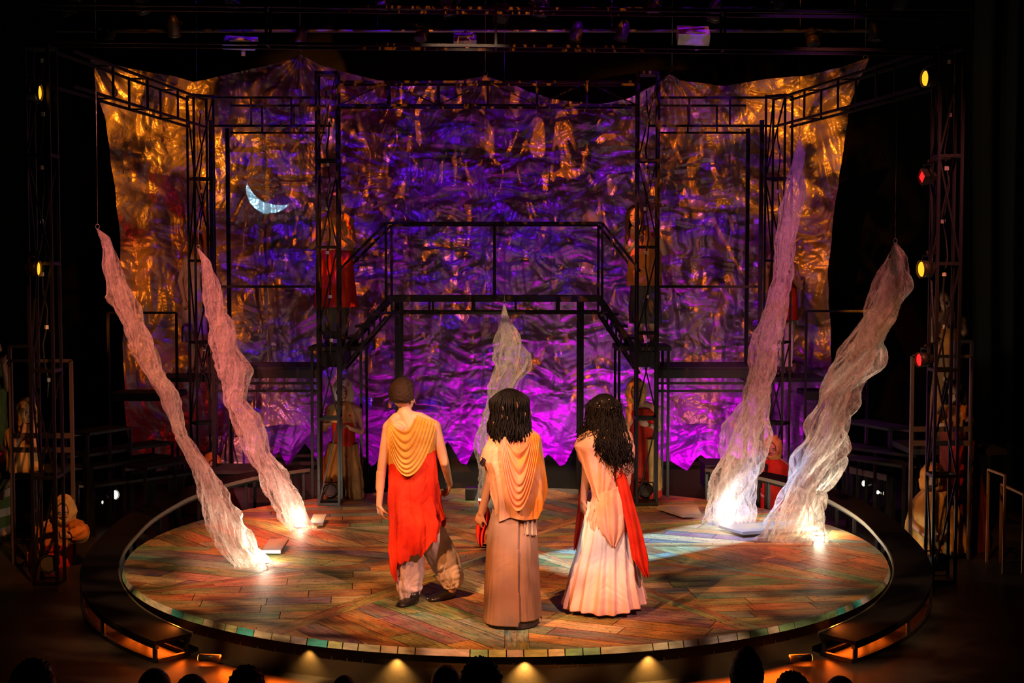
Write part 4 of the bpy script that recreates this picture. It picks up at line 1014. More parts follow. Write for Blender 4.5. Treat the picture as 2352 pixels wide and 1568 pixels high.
MB().tube([Wm(.078, -.01, .016), Wm(.082, .004, .0), Wm(.078, .03, -.03), Wm(.068, .06, -.055)], .0022, 6).build('headset_wire', mat('skin_tone_wire', (.7, .45, .35), .4), man, smooth=True)
def sz(py): return at(1176, py, Y).z
def lev(*a): return [(sz(py), at((x0 + x1) / 2, py, Y).x, Y + dy, (at(x1, py, Y).x - at(x0, py, Y).x) / 2, ry) for py, x0, x1, ry, dy in a]
LM = lev((952, 905, 975, .075, .0), (962, 893, 992, .10, 0), (985, 889, 1003, .125, 0), (1040, 894, 1001, .135, 0), (1090, 893, 1004, .135, 0), (1150, 892, 1010, .150, 0), (1200, 894, 1020, .155, 0), (1260, 895, 1014, .155, 0), (1330, 903, 1005, .15, 0))
def m_top(th):
    s_ = math.sin(th); back = max(0, -s_); side = abs(math.cos(th))
    return lerp(sz(1004), sz(956), side ** 2.2) if s_ < 0 else lerp(sz(985), sz(956), side ** 2)
def seam(th): return sz(1050 - 17 * math.cos(th))
upf = addf(folds(11, .006, .3, 2, 3), wrinkle(.012, 6, 4))
garment('tunic_top', M_MUST, man, LM, m_top, seam, upf, 200, 60)
def hem(th):
    c = math.cos(th); s_ = math.sin(th)
    py = np.interp(math.degrees(th) % 360, [0, 60, 120, 175, 200, 214, 225, 250, 290, 320, 335, 350, 360], [1205, 1215, 1260, 1300, 1322, 1330, 1296, 1276, 1262, 1236, 1205, 1190, 1205])
    return sz(py + 5 * math.sin(th * 9) + 3 * math.sin(th * 23))
lowf = addf(folds(9, .026, .85, 2.5, 8), wrinkle(.022, 4, 6))
garment('tunic_skirt', M_RED, man, LM, lambda th: seam(th) + .01, hem, lowf, 260, 140)
def m_surf(x, z):
    lv = np.array(sorted(LM)); cx, cy, rx, ry = (np.interp(z, lv[:, 0], lv[:, k]) for k in (1, 2, 3, 4)); q = min(.98, abs((x - cx) / (rx + .01)))
    return cy - (ry + .012) * math.sqrt(1 - q * q)
drape('cowl', M_MUST, man, (A(896, 958), A(886, 982)), (A(962, 950), A(1003, 968)), [(.10, 1), (.20, .9), (.29, .9), (.335, .9), (.375, .9)], m_surf, n_f=7, amp=.019)
for nm, pts, rs in (('trouser_leg', [A(930, 1165), A(932, 1230, .02), A(940, 1310, .02), A(940, 1352, 0), A(942, 1387, -.01)], [.10, .112, .112, .092, .050]),
                    ('trouser_leg', [A(972, 1165), A(992, 1230, .08), A(1022, 1290, .14), A(1035, 1325, .12), A(1040, 1352, .1)], [.10, .115, .118, .10, .05])):
    leg_sleeve(nm, M_TROU, man, pts, rs, .015, 7, 3 + int(pts[0].x * 10))
g0 = lambda px, py: gz(px, py, 0)
shoe(man, g0(948, 1392) + Vector((.02, .12, 0)), g0(922, 1396) + Vector((-.02, .02, 0)), w_=.05)
shoe(man, g0(1040, 1372), g0(986, 1382), w_=.05, h=.085)

# ---------------------------------------------------------------- middle woman
Y = -2.78
wm = thing('person', 'woman with shoulder-length black locs in a draped poncho and long brown skirt', 'person', (at(1178, 1435, Y).x, Y, 0))
A = lambda x, y, dy=0.0: at(x, y, Y + dy)
SKm = skin('warm_brown_skin', (0.50, 0.27, 0.17))
b = MB()
torso(b, A(1182, 1175, .02), A(1180, 1065), A(1135, 1010), A(1227, 1008), A(1176, 980, .01), .98)
limb(b, [A(1135, 1013), A(1126, 1105, -.02), A(1106, 1178, .02)], [.050, .040, .027])
limb(b, [A(1229, 1010), A(1245, 1100, .05), A(1234, 1166, .14)], [.048, .036, .024])
hand(b, A(1106, 1176, .02), (-.35, .25, -1), (.6, .6, 0), 1, .75, 1.0)
hand(b, A(1236, 1162, .12), (-.1, .1, -1), (-.6, .5, 0), -1, .6, .95)
hc = A(1170, 932, .02); head(b, hc, (-.1, 1, .02))
limb(b, [A(1160, 1190), A(1155, 1310), A(1150, 1420)], [.088, .06, .04]); limb(b, [A(1200, 1190), A(1200, 1310), A(1205, 1420)], [.088, .06, .04])
fuse(b, .006, 'body', SKm, wm)
def locs(name, parent, m, c, n, bottom, rx, ry, seed, th=.0052, wave=.01, spread=1.0, curl_=0.0, lean=0.0, face=(0, 1), top=.125, tips=None, push=.10):
    """hair of many separate locks: from the crown over the skull and down"""
    r = random.Random(seed); hb = MB(); c = Vector(c); fa = math.atan2(face[1], face[0])
    hb.ball(c + Vector((-.012 * face[0], -.012 * face[1], .022)), (rx * .88, ry * .84, top * .84), 24, 14)
    for i in range(n):
        az = fa + PI + r.uniform(-2.25, 2.25); el = r.random() ** .8
        p0 = c + Vector((rx * .92 * math.sin(el * 1.1) * math.cos(az), ry * .92 * math.sin(el * 1.1) * math.sin(az), top * math.cos(el * 1.1)))
        zb = bottom(az) + r.uniform(-.035, .03); pts = [p0]; k = 14; ph = r.random() * 6
        lay = r.uniform(.88, 1.1)
        for j in range(1, k + 1):
            t = j / k; z = lerp(p0.z, zb, t ** 1.0)
            e2 = min(1.0, el * 1.1 / (PI / 2) + t * 2.2); q = math.sin(e2 * PI / 2)
            dz = max(0, c.z - .05 - z); sp_ = 1 + spread * .5 * min(1, dz / .15) * .25
            x = c.x + rx * lay * q * sp_ * math.cos(az) + lean * dz; y = c.y + ry * lay * q * sp_ * math.sin(az) - push * min(dz, .18)
            wv = wave * (.4 + t); fq = 5 if curl_ == 0 else curl_
            pts.append(Vector((x + wv * math.sin(ph + t * fq * 2), y + wv * math.cos(ph * 1.3 + t * fq * 2), z)))
        hb.tube(pts, [th * (1 - .35 * (j / k)) for j in range(k + 1)], 6)
    return hb.build(name, m, parent, smooth=True)
locs('hair', wm, HAIR_K, hc, 380, lambda az: A(0, 1000 if math.sin(az) < -.3 else 985).z, .130, .138, 5, .0062, .008, .9)
tl_ = MB(); r = random.Random(3)
for i in range(9):
    x = 1176 + r.uniform(-44, 44); y0 = r.uniform(915, 975); p = A(x, y0, .0); d = (x - 1170) / 300
    yy = Y - .135 * math.sqrt(max(.05, 1 - (d / .15) ** 2)) - .006
    tl_.tube([(p.x, yy, p.z), (p.x + .003, yy - .002, p.z - .015), (p.x, yy - .001, p.z - .030)], .0024, 6)
tl_.build('bleached_loc_tips', mat('bleached_hair', (.45, .24, .12), .6), wm, smooth=True)
def sz(py): return at(1176, py, Y).z
def lev(*a): return [(sz(py), at((x0 + x1) / 2, py, Y).x, Y + dy, (at(x1, py, Y).x - at(x0, py, Y).x) / 2, ry) for py, x0, x1, ry, dy in a]
LW = lev((981, 1158, 1200, .07, 0), (990, 1137, 1222, .11, 0), (1003, 1125, 1232, .13, 0), (1030, 1112, 1240, .145, 0), (1058, 1106, 1246, .150, 0), (1085, 1119, 1250, .155, 0), (1140, 1128, 1257, .165, 0), (1190, 1130, 1254, .165, 0))
def w_hem(th):
    return sz(np.interp(math.degrees(th) % 360, [0, 45, 90, 135, 180, 188, 205, 225, 250, 285, 312, 318, 345, 360], [1128, 1150, 1175, 1165, 1065, 1080, 1186, 1192, 1180, 1186, 1184, 1168, 1140, 1128]))
def w_top(th):
    s_ = math.sin(th); return sz(985 + (10 if s_ < 0 else 0) * abs(s_))
garment('poncho', M_PONCHO, wm, LW, w_top, w_hem, addf(folds(8, .018, .75, 1.0, 12), wrinkle(.018, 4, 15)), 280, 140)
def w_surf(x, z):
    lv = np.array(sorted(LW)); cx, cy, rx, ry = (np.interp(z, lv[:, 0], lv[:, k]) for k in (1, 2, 3, 4)); q = min(.98, abs((x - cx) / (rx + .01)))
    return cy - (ry + .016) * math.sqrt(1 - q * q)
drape('cowl', M_PONCHO, wm, (A(1160, 992), A(1147, 995)), (A(1222, 990), A(1237, 1000)), [(.12, 1), (.34, .9), (.44, .9), (.52, .9)], w_surf, n_f=6, amp=.026, seed=4)
rb = MB(); rb.grid(lambda u_, v_: A(1104 + 16 * u_ + 3 * math.sin(v_ * 7), 1048 + 22 * v_ * (1 - .2 * u_) + 8 * u_, -.10 + .06 * u_ + .012 * math.sin(u_ * 9)), 14, 10); rb.build('sleeve_lining', LIN, wm, smooth=True)
M_SK1 = mat('brown_ombre_skirt_cloth', (.3, .2, .15), .85, 0, .2)
def dye_or_light_ramp(m, stops, z0, z1, noise_amt=.12, scale=5):
    N, L, b_ = nodes(m); tc = N.new('ShaderNodeTexCoord'); sp_ = N.new('ShaderNodeSeparateXYZ'); L.new(tc.outputs['Object'], sp_.inputs[0])
    nz = N.new('ShaderNodeTexNoise'); nz.inputs['Scale'].default_value = scale; nz.inputs['Detail'].default_value = 4; L.new(tc.outputs['Object'], nz.inputs['Vector'])
    mr = N.new('ShaderNodeMapRange'); mr.inputs[1].default_value = z0; mr.inputs[2].default_value = z1; L.new(sp_.outputs[2], mr.inputs[0])
    ad = N.new('ShaderNodeMath'); ad.operation = 'MULTIPLY_ADD'; ad.inputs[1].default_value = noise_amt * 2; L.new(nz.outputs[0], ad.inputs[0]); L.new(mr.outputs[0], ad.inputs[2])
    sb = N.new('ShaderNodeMath'); sb.operation = 'SUBTRACT'; sb.inputs[1].default_value = noise_amt; L.new(ad.outputs[0], sb.inputs[0])
    cr = N.new('ShaderNodeValToRGB'); e = cr.color_ramp.elements; e[0].position = stops[0][0]; e[0].color = (*stops[0][1], 1); e[1].position = stops[-1][0]; e[1].color = (*stops[-1][1], 1)
    for p, c in stops[1:-1]: x = e.new(p); x.color = (*c, 1)
    L.new(sb.outputs[0], cr.inputs[0]); L.new(cr.outputs[0], b_.inputs['Base Color']); bumpy(m, 220, .3, 2, .003); return m
dye_or_light_ramp(M_SK1, [(0, (.24, .15, .10)), (.25, (.22, .12, .08)), (.55, (.34, .20, .14)), (1, (.46, .32, .30))], 0, .9)
LS = lev((1170, 1132, 1230, .125, 0), (1200, 1124, 1234, .145, 0), (1260, 1117, 1235, .165, 0), (1340, 1113, 1238, .18, 0), (1436, 1110, 1244, .19, 0))
def slit(TH, SS, Z):
    a = np.degrees(TH) % 360; d = a - (281 + 3 * SS)
    return .016 * np.exp(-np.clip(-d, 0, 99) / 9) * (d < 0) - .012 * np.exp(-np.clip(d, 0, 99) / 10) * (d >= 0)
garment('column_skirt', M_SK1, wm, LS, sz(1168), lambda th: .03 + .03 * (math.degrees(th) % 360 > 281) * (math.degrees(th) % 360 < 360), addf(folds(5, .010, .6, .5, 31), slit, wrinkle(.006, 4, 18)), 300, 110)
garment('black_underskirt', LIN, wm, [(0, at(1178, 1436, Y).x, Y, .185, .17), (.12, at(1178, 1420, Y).x, Y, .19, .175)], .09, .006, folds(5, .008, .3, .5, 31), 120, 10)
fl = MB(); fl.grid(lambda u_, v_: A(1205 + 24 * u_ + 6 * v_ * (u_ - .3), 1172 + 56 * v_ + 3 * u_, -.145 + .05 * u_ + .012 * math.sin(u_ * 16)), 24, 14); fl.build('hip_flap', M_TROU, wm, smooth=True, solid=.003)
scf = MB(); scf.grid(lambda u_, v_: A(1094 + 30 * (1 - abs(2 * v_ - 1) * .5) * (u_ - .3) + 10 + 4 * math.sin(v_ * 6), 1150 + 108 * v_ * (1 - .25 * abs(u_ - .4)), .06 + .03 * math.sin(u_ * 14 + v_ * 3)), 26, 34)
s_ = scf.build('red_scarf', M_RED, None, smooth=True, solid=.003, origin=A(1108, 1210, .06)); tag(s_, 'red and orange scarf hanging from the middle woman\'s left hand', 'scarf')

# ---------------------------------------------------------------- right woman
Y = -2.38
ww = thing('person', 'woman with long wavy black braids, scarlet sash and full pleated white skirt', 'person', (at(1390, 1390, Y).x, Y, 0))
A = lambda x, y, dy=0.0: at(x, y, Y + dy)
b = MB()
torso(b, A(1396, 1165), A(1392, 1060), A(1350, 1005), A(1438, 1003), A(1392, 975, .01), .95)
limb(b, [A(1350, 1008), A(1348, 1085, .0), A(1340, 1150, .0)], [.048, .040, .025])
limb(b, [A(1438, 1006), A(1446, 1080, .10), A(1420, 1110, .22)], [.048, .036, .024])
hand(b, A(1340, 1148, 0), (-.02, .15, -1), (.7, .4, 0), 1, .35, .95)
hand(b, A(1422, 1108, .21), (-1, .3, -.1), (0, -.5, -.5), -1, .5, .95)
hc = A(1388, 942, .02); head(b, hc, (-.35, .95, .02))
limb(b, [A(1380, 1180), A(1385, 1290), A(1392, 1380, .0)], [.085, .058, .038]); limb(b, [A(1412, 1180), A(1415, 1290, .08), A(1420, 1375, .1)], [.085, .058, .038])
fuse(b, .006, 'body', skin('olive_brown_skin', (.46, .25, .17)), ww)
locs('braids', ww, HAIR_K, hc, 300, lambda az: A(0, 1030 if math.cos(az) < -.55 else 1052).z, .125, .130, 9, .0045, .014, 1.5, 9, .16, push=.46)
locs('loose_curls', ww, HAIR_K, hc, 60, lambda az: A(0, 1078 if math.cos(az) > -.3 else 1040).z, .118, .125, 19, .0024, .020, 1.6, 13, .20, push=.50)
band = MB(); band.tube([hc + Vector((.128 * math.cos(t), .128 * math.sin(t) * 1.02, .045 + .015 * math.sin(t))) for t in np.linspace(-PI * .95, PI * .02, 16)], [.010] * 16, 8); band.build('twisted_crown_braid', HAIR_K, ww, smooth=True)
bead = mat('silver_bead', (.9, .85, .8), .25, .9)
for (x, y) in ((1372, 926), (1377, 932), (1383, 921), (1399, 917), (1405, 937), (1409, 986), (1396, 984)):
    q = A(x, y, -.135); MB().ball((q.x, Y - .139 * math.sqrt(max(.2, 1 - ((q.x - hc.x) / .15) ** 2)), q.z), .006, 8, 6).build('bead', bead, ww, smooth=True)
def sz(py): return at(1176, py, Y).z
def lev(*a): return [(sz(py), at((x0 + x1) / 2, py, Y).x, Y + dy, (at(x1, py, Y).x - at(x0, py, Y).x) / 2, ry) for py, x0, x1, ry, dy in a]
LX = lev((972, 1370, 1412, .07, 0), (982, 1350, 1436, .11, 0), (1000, 1333, 1450, .13, 0), (1022, 1320, 1456, .14, 0), (1050, 1328, 1456, .14, 0), (1085, 1342, 1449, .135, 0), (1120, 1352, 1441, .13, 0), (1160, 1346, 1444, .15, 0), (1210, 1350, 1446, .165, 0), (1245, 1358, 1446, .17, 0))
def x_hem(th):
    return sz(np.interp(math.degrees(th) % 360, [0, 60, 120, 165, 180, 200, 214, 222, 235, 262, 290, 318, 345, 360], [1180, 1150, 1120, 1060, 1040, 1060, 1150, 1206, 1192, 1238, 1243, 1236, 1225, 1180]))
def tuck(TH, SS, Z):
    z = (Z - sz(1142)) / .12; a = np.degrees(TH) % 360
    return -.014 * np.exp(-z * z * 6) + .03 * np.exp(-((Z - sz(1195)) / .10) ** 2) * np.exp(-((a - 285) / 40) ** 2) + .02 * np.exp(-((Z - sz(1130) - (a - 240) * -.0012) / .022) ** 2) * ((a > 215) & (a < 300))
def diag(TH, SS, Z):
    a = TH + Z * 2.6; return .016 * (np.abs(np.sin(a * 4.5)) ** .8 - .5) * np.clip((sz(985) - Z) / .2, 0, 1)
garment('wrap', M_PALE, ww, LX, lambda th: sz(980), x_hem, addf(diag, wrinkle(.020, 4, 25), tuck), 280, 150)
M_WSK = mat('painted_light_skirt_cloth', (.8, .7, .7), .85, 0, .2)
dye_or_light_ramp(M_WSK, [(0, (.80, .42, .36)), (.3, (.84, .56, .48)), (.6, (.86, .78, .74)), (1, (.86, .84, .84))], 0, .8, .1)  # white beam above and pink light below, painted into the skirt colour
LQ = lev((1150, 1350, 1446, .13, 0), (1200, 1342, 1452, .17, 0), (1250, 1332, 1458, .20, 0), (1300, 1318, 1465, .235, 0), (1350, 1306, 1474, .26, 0), (1384, 1297, 1481, .275, 0))
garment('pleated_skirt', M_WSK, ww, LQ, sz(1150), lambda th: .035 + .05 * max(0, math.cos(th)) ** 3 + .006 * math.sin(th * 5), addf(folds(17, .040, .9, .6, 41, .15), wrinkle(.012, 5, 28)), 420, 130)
def x_surf(x, z):
    lv = np.array(sorted(LX)); cx, cy, rx, ry = (np.interp(z, lv[:, 0], lv[:, k]) for k in (1, 2, 3, 4)); q = min(.97, abs((x - cx) / (rx + .01)))
    return cy - (ry + .012) * math.sqrt(1 - q * q)
def patch(name, m, left, right, nf, amp, seed=0, out=.012, nu=70, nv=70, along='u'):
    # left / right: pixel polylines from top to bottom; the cloth spans between them
    mb = MB(); kl, kr = len(left) - 1, len(right) - 1
    def F(u_, v_):
        lx, ly = (np.interp(v_ * kl, range(kl + 1), [p[i] for p in left]) for i in (0, 1)); rx, ry = (np.interp(v_ * kr, range(kr + 1), [p[i] for p in right]) for i in (0, 1))
        px, py = lerp(lx, rx, u_), lerp(ly, ry, u_); q = at(px, py, Y); t_ = u_ if along == 'u' else v_; o_ = v_ if along == 'u' else u_
        f = (.5 + .5 * math.sin(2 * PI * nf * t_ + 2.2 * nz3(o_ * 2, t_ * 3, seed) + seed)) ** .7
        return (q.x, x_surf(q.x, q.z) - out - amp * f * (.3 + .7 * math.sin(PI * min(1, max(0, t_)) )), q.z)
    mb.grid(F, nu, nv); return mb.build(name, m, ww, smooth=True, solid=.004)
patch('shoulder_drape', M_PALE, [(1352, 982), (1334, 1000), (1318, 1023), (1332, 1052), (1348, 1095), (1368, 1140)], [(1412, 980), (1418, 1010), (1412, 1050), (1402, 1090), (1392, 1120), (1382, 1146)], 2.6, .030, 3, .012)
patch('shoulder_drape', M_PALE, [(1412, 980), (1415, 1010), (1416, 1050), (1412, 1090)], [(1440, 985), (1456, 1025), (1452, 1060), (1440, 1095)], 2.0, .020, 8, .014)
patch('hip_drape', M_PALE, [(1368, 1128), (1362, 1150), (1366, 1185), (1378, 1215), (1398, 1240)], [(1440, 1100), (1444, 1130), (1444, 1170), (1430, 1210), (1410, 1244)], 3.0, .034, 5, .016)
patch('hip_drape', M_PALE, [(1366, 1140), (1354, 1165), (1346, 1190), (1350, 1206)], [(1380, 1144), (1378, 1165), (1374, 1190), (1370, 1212)], 2.0, .018, 6, .010)
locs('side_curls', ww, HAIR_K, hc, 60, lambda az: A(0, 1000).z, .125, .125, 29, .0035, .020, 1.6, 10, -.35)
def strip(name, m, parent, pts, ws, dys, seed=0, nu=22, nv=60, ry=.02):
    """hanging band of cloth: pts in photo pixels down its middle, ws half-widths, dys depth offsets"""
    mb = MB(); k = len(pts) - 1
    def F(u_, v_):
        x = v_ * k; px = np.interp(x, range(k + 1), [p[0] for p in pts]); py = np.interp(x, range(k + 1), [p[1] for p in pts]); w_ = np.interp(x, range(k + 1), ws); dy = np.interp(x, range(k + 1), dys)
        a = (u_ - .5) * 2
        return A(px + a * w_, py + 2.5 * math.sin(a * 5 + seed), dy + .03 * a * a + ry * math.sin(a * 6 + v_ * 4 + seed) * v_)
    mb.grid(F, nu, nv); return mb.build(name, m, parent, smooth=True, solid=.003)
strip('scarlet_sash', M_RED, ww, [(1415, 1050), (1428, 1100), (1443, 1160), (1458, 1220), (1470, 1280), (1486, 1325)], [11, 13, 15, 17, 19, 5], [-.14, -.17, -.19, -.21, -.22, -.20], 2)
strip('scarlet_sash', M_RED, ww, [(1346, 1090), (1340, 1140), (1335, 1190), (1328, 1235), (1322, 1262)], [8, 10, 11, 9, 4], [.08, .08, .10, .12, .12], 5)
for k_, (x, y) in enumerate(((1402, 1393),)):
    shoe(ww, g0(1440, 1392), g0(1388, 1396), SHOE, .075, .05)
shoe(ww, g0(1400, 1372), g0(1372, 1360), SHOE, .07, .045)
# ---------------------------------------------------------------- the other players
def cloth(name, c, k=1.25, **kw): return fabric(name, tuple(x * .72 for x in c), tuple(min(1, x * k) for x in c), 6, **kw)
C_OR = cloth('burnt_orange_cloth', (.62, .24, .05)); C_RD = cloth('deep_red_cloth', (.50, .03, .015)); C_BR = cloth('brown_wool_cloth', (.28, .15, .06)); C_GR = cloth('dark_grey_cloth', (.10, .10, .09))
C_OC = cloth('ochre_cloth', (.60, .36, .12)); C_PK = cloth('faded_pink_cloth', (.66, .44, .42)); C_GN = cloth('moss_green_cloth', (.14, .20, .05)); C_WH = cloth('pale_cloth', (.68, .60, .52)); C_DR = cloth('dark_red_cloak_cloth', (.16, .02, .015))
HAIR_R = bumpy(mat('brown_hair', (.12, .05, .02), .5), 160, .6, 3, .005)
def robe(nm, m, t, Y, lv, top, bot, n=8, amp=.02, seed=0, solid=.003, nu=120, nv=60):
    L_ = [(at(1176, py, Y).z, at((a + b_) / 2, py, Y).x, Y, (at(b_, py, Y).x - at(a, py, Y).x) / 2, ry) for py, a, b_, ry in lv]
    zt = at(1176, top, Y).z; zb = at(1176, bot, Y).z if not callable(bot) else bot
    return garment(nm, m, t, L_, zt, zb, addf(folds(n, amp, .8, 1.2, seed), wrinkle(amp * .7, 5, seed + 1)), nu, nv, solid)
def hood(t, m, c, face, s=1.0, seed=0, back=.0):
    f = Vector((face[0], face[1], 0)).normalized(); r = f.cross(Vector((0, 0, 1))); hb = MB(); c = Vector(c)
    def F(u_, v_):
        # u round the opening, v from the rim back over the head and down to the shoulders
        a = 2 * PI * u_; op = lerp(.55, PI * .98, v_ ** .8)
        d = Vector((math.sin(op) * math.cos(a), math.cos(op), math.sin(op) * math.sin(a)))
        low = max(0, -d.z); k = 1 + .14 * nz3(d.x * 3 + seed, d.y * 3, d.z * 3) + .045 * math.sin(a * 9 + seed + 5 * v_) * (.3 + .7 * v_) + .05 * abs(nz3(d.x * 8, d.y * 8 + seed, d.z * 8))
        return c + (r * d.x * .108 * (1 + .25 * low) + f * (d.y * .115 - .018) + Vector((0, 0, d.z * .138 * (1 + .35 * low) + .01))) * k * s
    hb.grid(F, 48, 30, closed=True); return hb.build('hood', m, t, smooth=True, solid=.004)
def long_hair(t, m, c, face, ln, s=1.0, n=90, seed=1):
    c = Vector(c) + Vector((0, 0, .012)); s *= 1.08
    return locs('hair', t, m, c, n, lambda az: c[2] - ln, .088 * s, .102 * s, seed, .008, .006, .3, 0, 0, (face[0], face[1]), .118)
def face_dir(fx, fy=-1): return (fx, fy)
def figure(label, Yb, z0, J, sk, face, vox=.009, feet=True, bulk=.92, hands=((.2, -.2, -1), (-.2, -.2, -1)), palm=((0, 1, 0), (0, 1, 0)), curl=(.8, .8), base=None, fdet=True):
    """J: joints in photo pixels + own depth offset: head, neck, hip, chest, sl, sr, el, er, wl, wr, (kl, al, kr, ar)"""
    P = {k: at(v[0], v[1], Yb + (v[2] if len(v) > 2 else 0)) for k, v in J.items()}
    t = thing('person', label, 'person', (P['hip'].x, P['hip'].y, z0) if base is None else base)
    b = MB(); torso(b, P['hip'], P['chest'], P['sl'], P['sr'], P['neck'], bulk)
    limb(b, [P['sl'], P['el'], P['wl']], [.046, .037, .024], 10); limb(b, [P['sr'], P['er'], P['wr']], [.046, .037, .024], 10)
    hand(b, P['wl'], hands[0], palm[0], 1, curl[0], .95); hand(b, P['wr'], hands[1], palm[1], -1, curl[1], .95)
    W = head(b, P['head'], face)
    if 'kl' in P:
        limb(b, [P['hip'] + Vector((-.08, 0, -.03)), P['kl'], P['al']], [.08, .056, .036], 10); limb(b, [P['hip'] + Vector((.08, 0, -.03)), P['kr'], P['ar']], [.08, .056, .036], 10)
    fuse(b, vox, 'body', sk, t, 2)
    if fdet: face_bits(W, t)
    if feet and 'al' in P:
        for k in ('al', 'ar'):
            a = P[k]; zf = a.z - .07; d = Vector((face[0], face[1], 0)).normalized()
            shoe(t, Vector((a.x, a.y, zf)) - d * .05, Vector((a.x, a.y, zf)) + d * .19)
    return t, P
# --- on the left stair landing, gripping the tower
Yb = 2.95
t, P = figure('person in a red tunic gripping the posts of the left centre tower', Yb, 1.72,
    dict(head=(772, 462), neck=(770, 490), hip=(768, 625), chest=(768, 540), sl=(733, 508), sr=(803, 508), el=(716, 565, -.08), er=(812, 562, -.08), wl=(738, 545, -.40), wr=(786, 545, -.40), kl=(756, 705), al=(754, 780), kr=(782, 705), ar=(784, 780)),
    SK_M, (0, -1, -.05), hands=((.1, -.1, 1), (-.1, -.1, 1)), palm=((.8, -.5, 0), (-.8, -.5, 0)), curl=(1.0, 1.0))
robe('red_tunic', C_RD, t, Yb, [(500, 738, 798, .09), (520, 726, 812, .12), (560, 733, 806, .14), (640, 728, 812, .16), (720, 722, 822, .18)], 504, 705, 8, .02, 3)
robe('ochre_vest', C_OC, t, Yb, [(495, 742, 794, .10), (520, 728, 810, .13), (580, 730, 808, .16)], 499, 575, 7, .012, 5)
for k, x in ((0, 756), (1, 783)): leg_sleeve('trouser_leg', C_GR, t, [at(x, 640, Yb), at(x - 1, 705, Yb), at(x, 778, Yb)], [.11, .10, .07], .014, 7, 3 + k, 40, 40)
t['category'] = 'person'
# --- on the right stair landing
t, P = figure('long-haired woman in an orange top peering past the right centre tower', Yb, 1.72,
    dict(head=(1459, 497, -.05), neck=(1464, 522), hip=(1484, 640), chest=(1476, 560), sl=(1448, 538), sr=(1506, 536), el=(1438, 582, -.12), er=(1526, 580, -.05), wl=(1463, 553, -.36), wr=(1518, 548, -.38), kl=(1468, 705), al=(1470, 780), kr=(1494, 705), ar=(1498, 780)),
    SK_L, (-.25, -1, -.12), hands=((.35, -.1, 1), (-.3, -.1, 1)), palm=((.8, -.5, 0), (-.8, -.5, 0)), curl=(1.0, 1.0))
long_hair(t, HAIR_R, P['head'] + Vector((0, .02, 0)), (-.2, -1), .30, 1.0, 120, 4)
robe('orange_red_top', C_OR, t, Yb, [(528, 1456, 1500, .09), (545, 1446, 1512, .12), (580, 1446, 1516, .14), (665, 1440, 1520, .17)], 531, 655, 8, .018, 13)
robe('dark_skirt', C_GR, t, Yb, [(620, 1452, 1512, .14), (700, 1446, 1518, .15), (760, 1448, 1518, .15)], 625, 742, 8, .02, 15)
# --- lower left, behind the tower
Yb = 2.72
t, P = figure('person behind the left centre tower foot in brown trousers and pale headscarf', Yb, 0,
    dict(head=(787, 900), neck=(788, 928), hip=(788, 1035), chest=(788, 965), sl=(757, 940), sr=(821, 942), el=(745, 985, -.05), er=(829, 990, -.05), wl=(742, 985, -.22), wr=(806, 984, -.24), kl=(774, 1085), al=(772, 1138), kr=(806, 1085), ar=(812, 1140)),
    SK_M, (.05, -1, -.1), hands=((.3, -.3, .9), (-.7, -.3, .5)), palm=((.8, -.5, 0), (-.8, -.5, 0)))
hood(t, C_WH, P['head'], (0, -1), 1.05, 3)
robe('rust_bodice', C_RD, t, Yb, [(936, 768, 808, .09), (952, 758, 822, .12), (990, 764, 814, .13), (1030, 762, 816, .14)], 938, 1022, 7, .012, 23)
robe('shawl', C_OC, t, Yb, [(915, 775, 800, .08), (930, 764, 812, .10), (955, 756, 822, .125), (985, 760, 818, .14)], 921, 968, 8, .015, 24)
for k, (x0, x1) in enumerate(((776, 764), (800, 816))): leg_sleeve('trouser_leg', C_BR, t, [at(x0, 1020, Yb), at((x0 + x1) / 2, 1085, Yb), at(x1, 1146, Yb)], [.11, .115, .095], .018, 8, 6 + k, 50, 50)
robe('orange_apron', C_OR, t, Yb + .02, [(1010, 758, 800, .14), (1060, 742, 798, .16), (1130, 738, 792, .17)], 1015, 1112, 6, .02, 26)
# --- lower right, behind the tower
t, P = figure('woman in a red dress and ochre headscarf behind the right centre tower foot', Yb, 0,
    dict(head=(1461, 900), neck=(1464, 926), hip=(1478, 1035), chest=(1474, 965), sl=(1446, 940), sr=(1506, 940), el=(1440, 990), er=(1512, 985), wl=(1452, 1030, -.1), wr=(1490, 975, -.22), kl=(1466, 1085), al=(1466, 1138), kr=(1492, 1085), ar=(1494, 1138)),
    SK_L, (-.1, -1, -.1), hands=((.1, -.2, -1), (-.9, -.2, .2)), palm=((.8, -.5, 0), (0, 1, .4)), curl=(.5, .8))
hood(t, C_OC, P['head'], (-.1, -1), 1.05, 8)
robe('red_dress', C_RD, t, Yb, [(934, 1454, 1494, .09), (950, 1445, 1506, .12), (1000, 1450, 1504, .13), (1060, 1440, 1512, .17), (1146, 1432, 1518, .21)], 936, 1140, 9, .025, 33)
robe('ochre_overskirt', C_OC, t, Yb - .02, [(1000, 1476, 1506, .14), (1060, 1478, 1516, .18), (1140, 1480, 1520, .21)], 1005, 1120, 6, .02, 35)
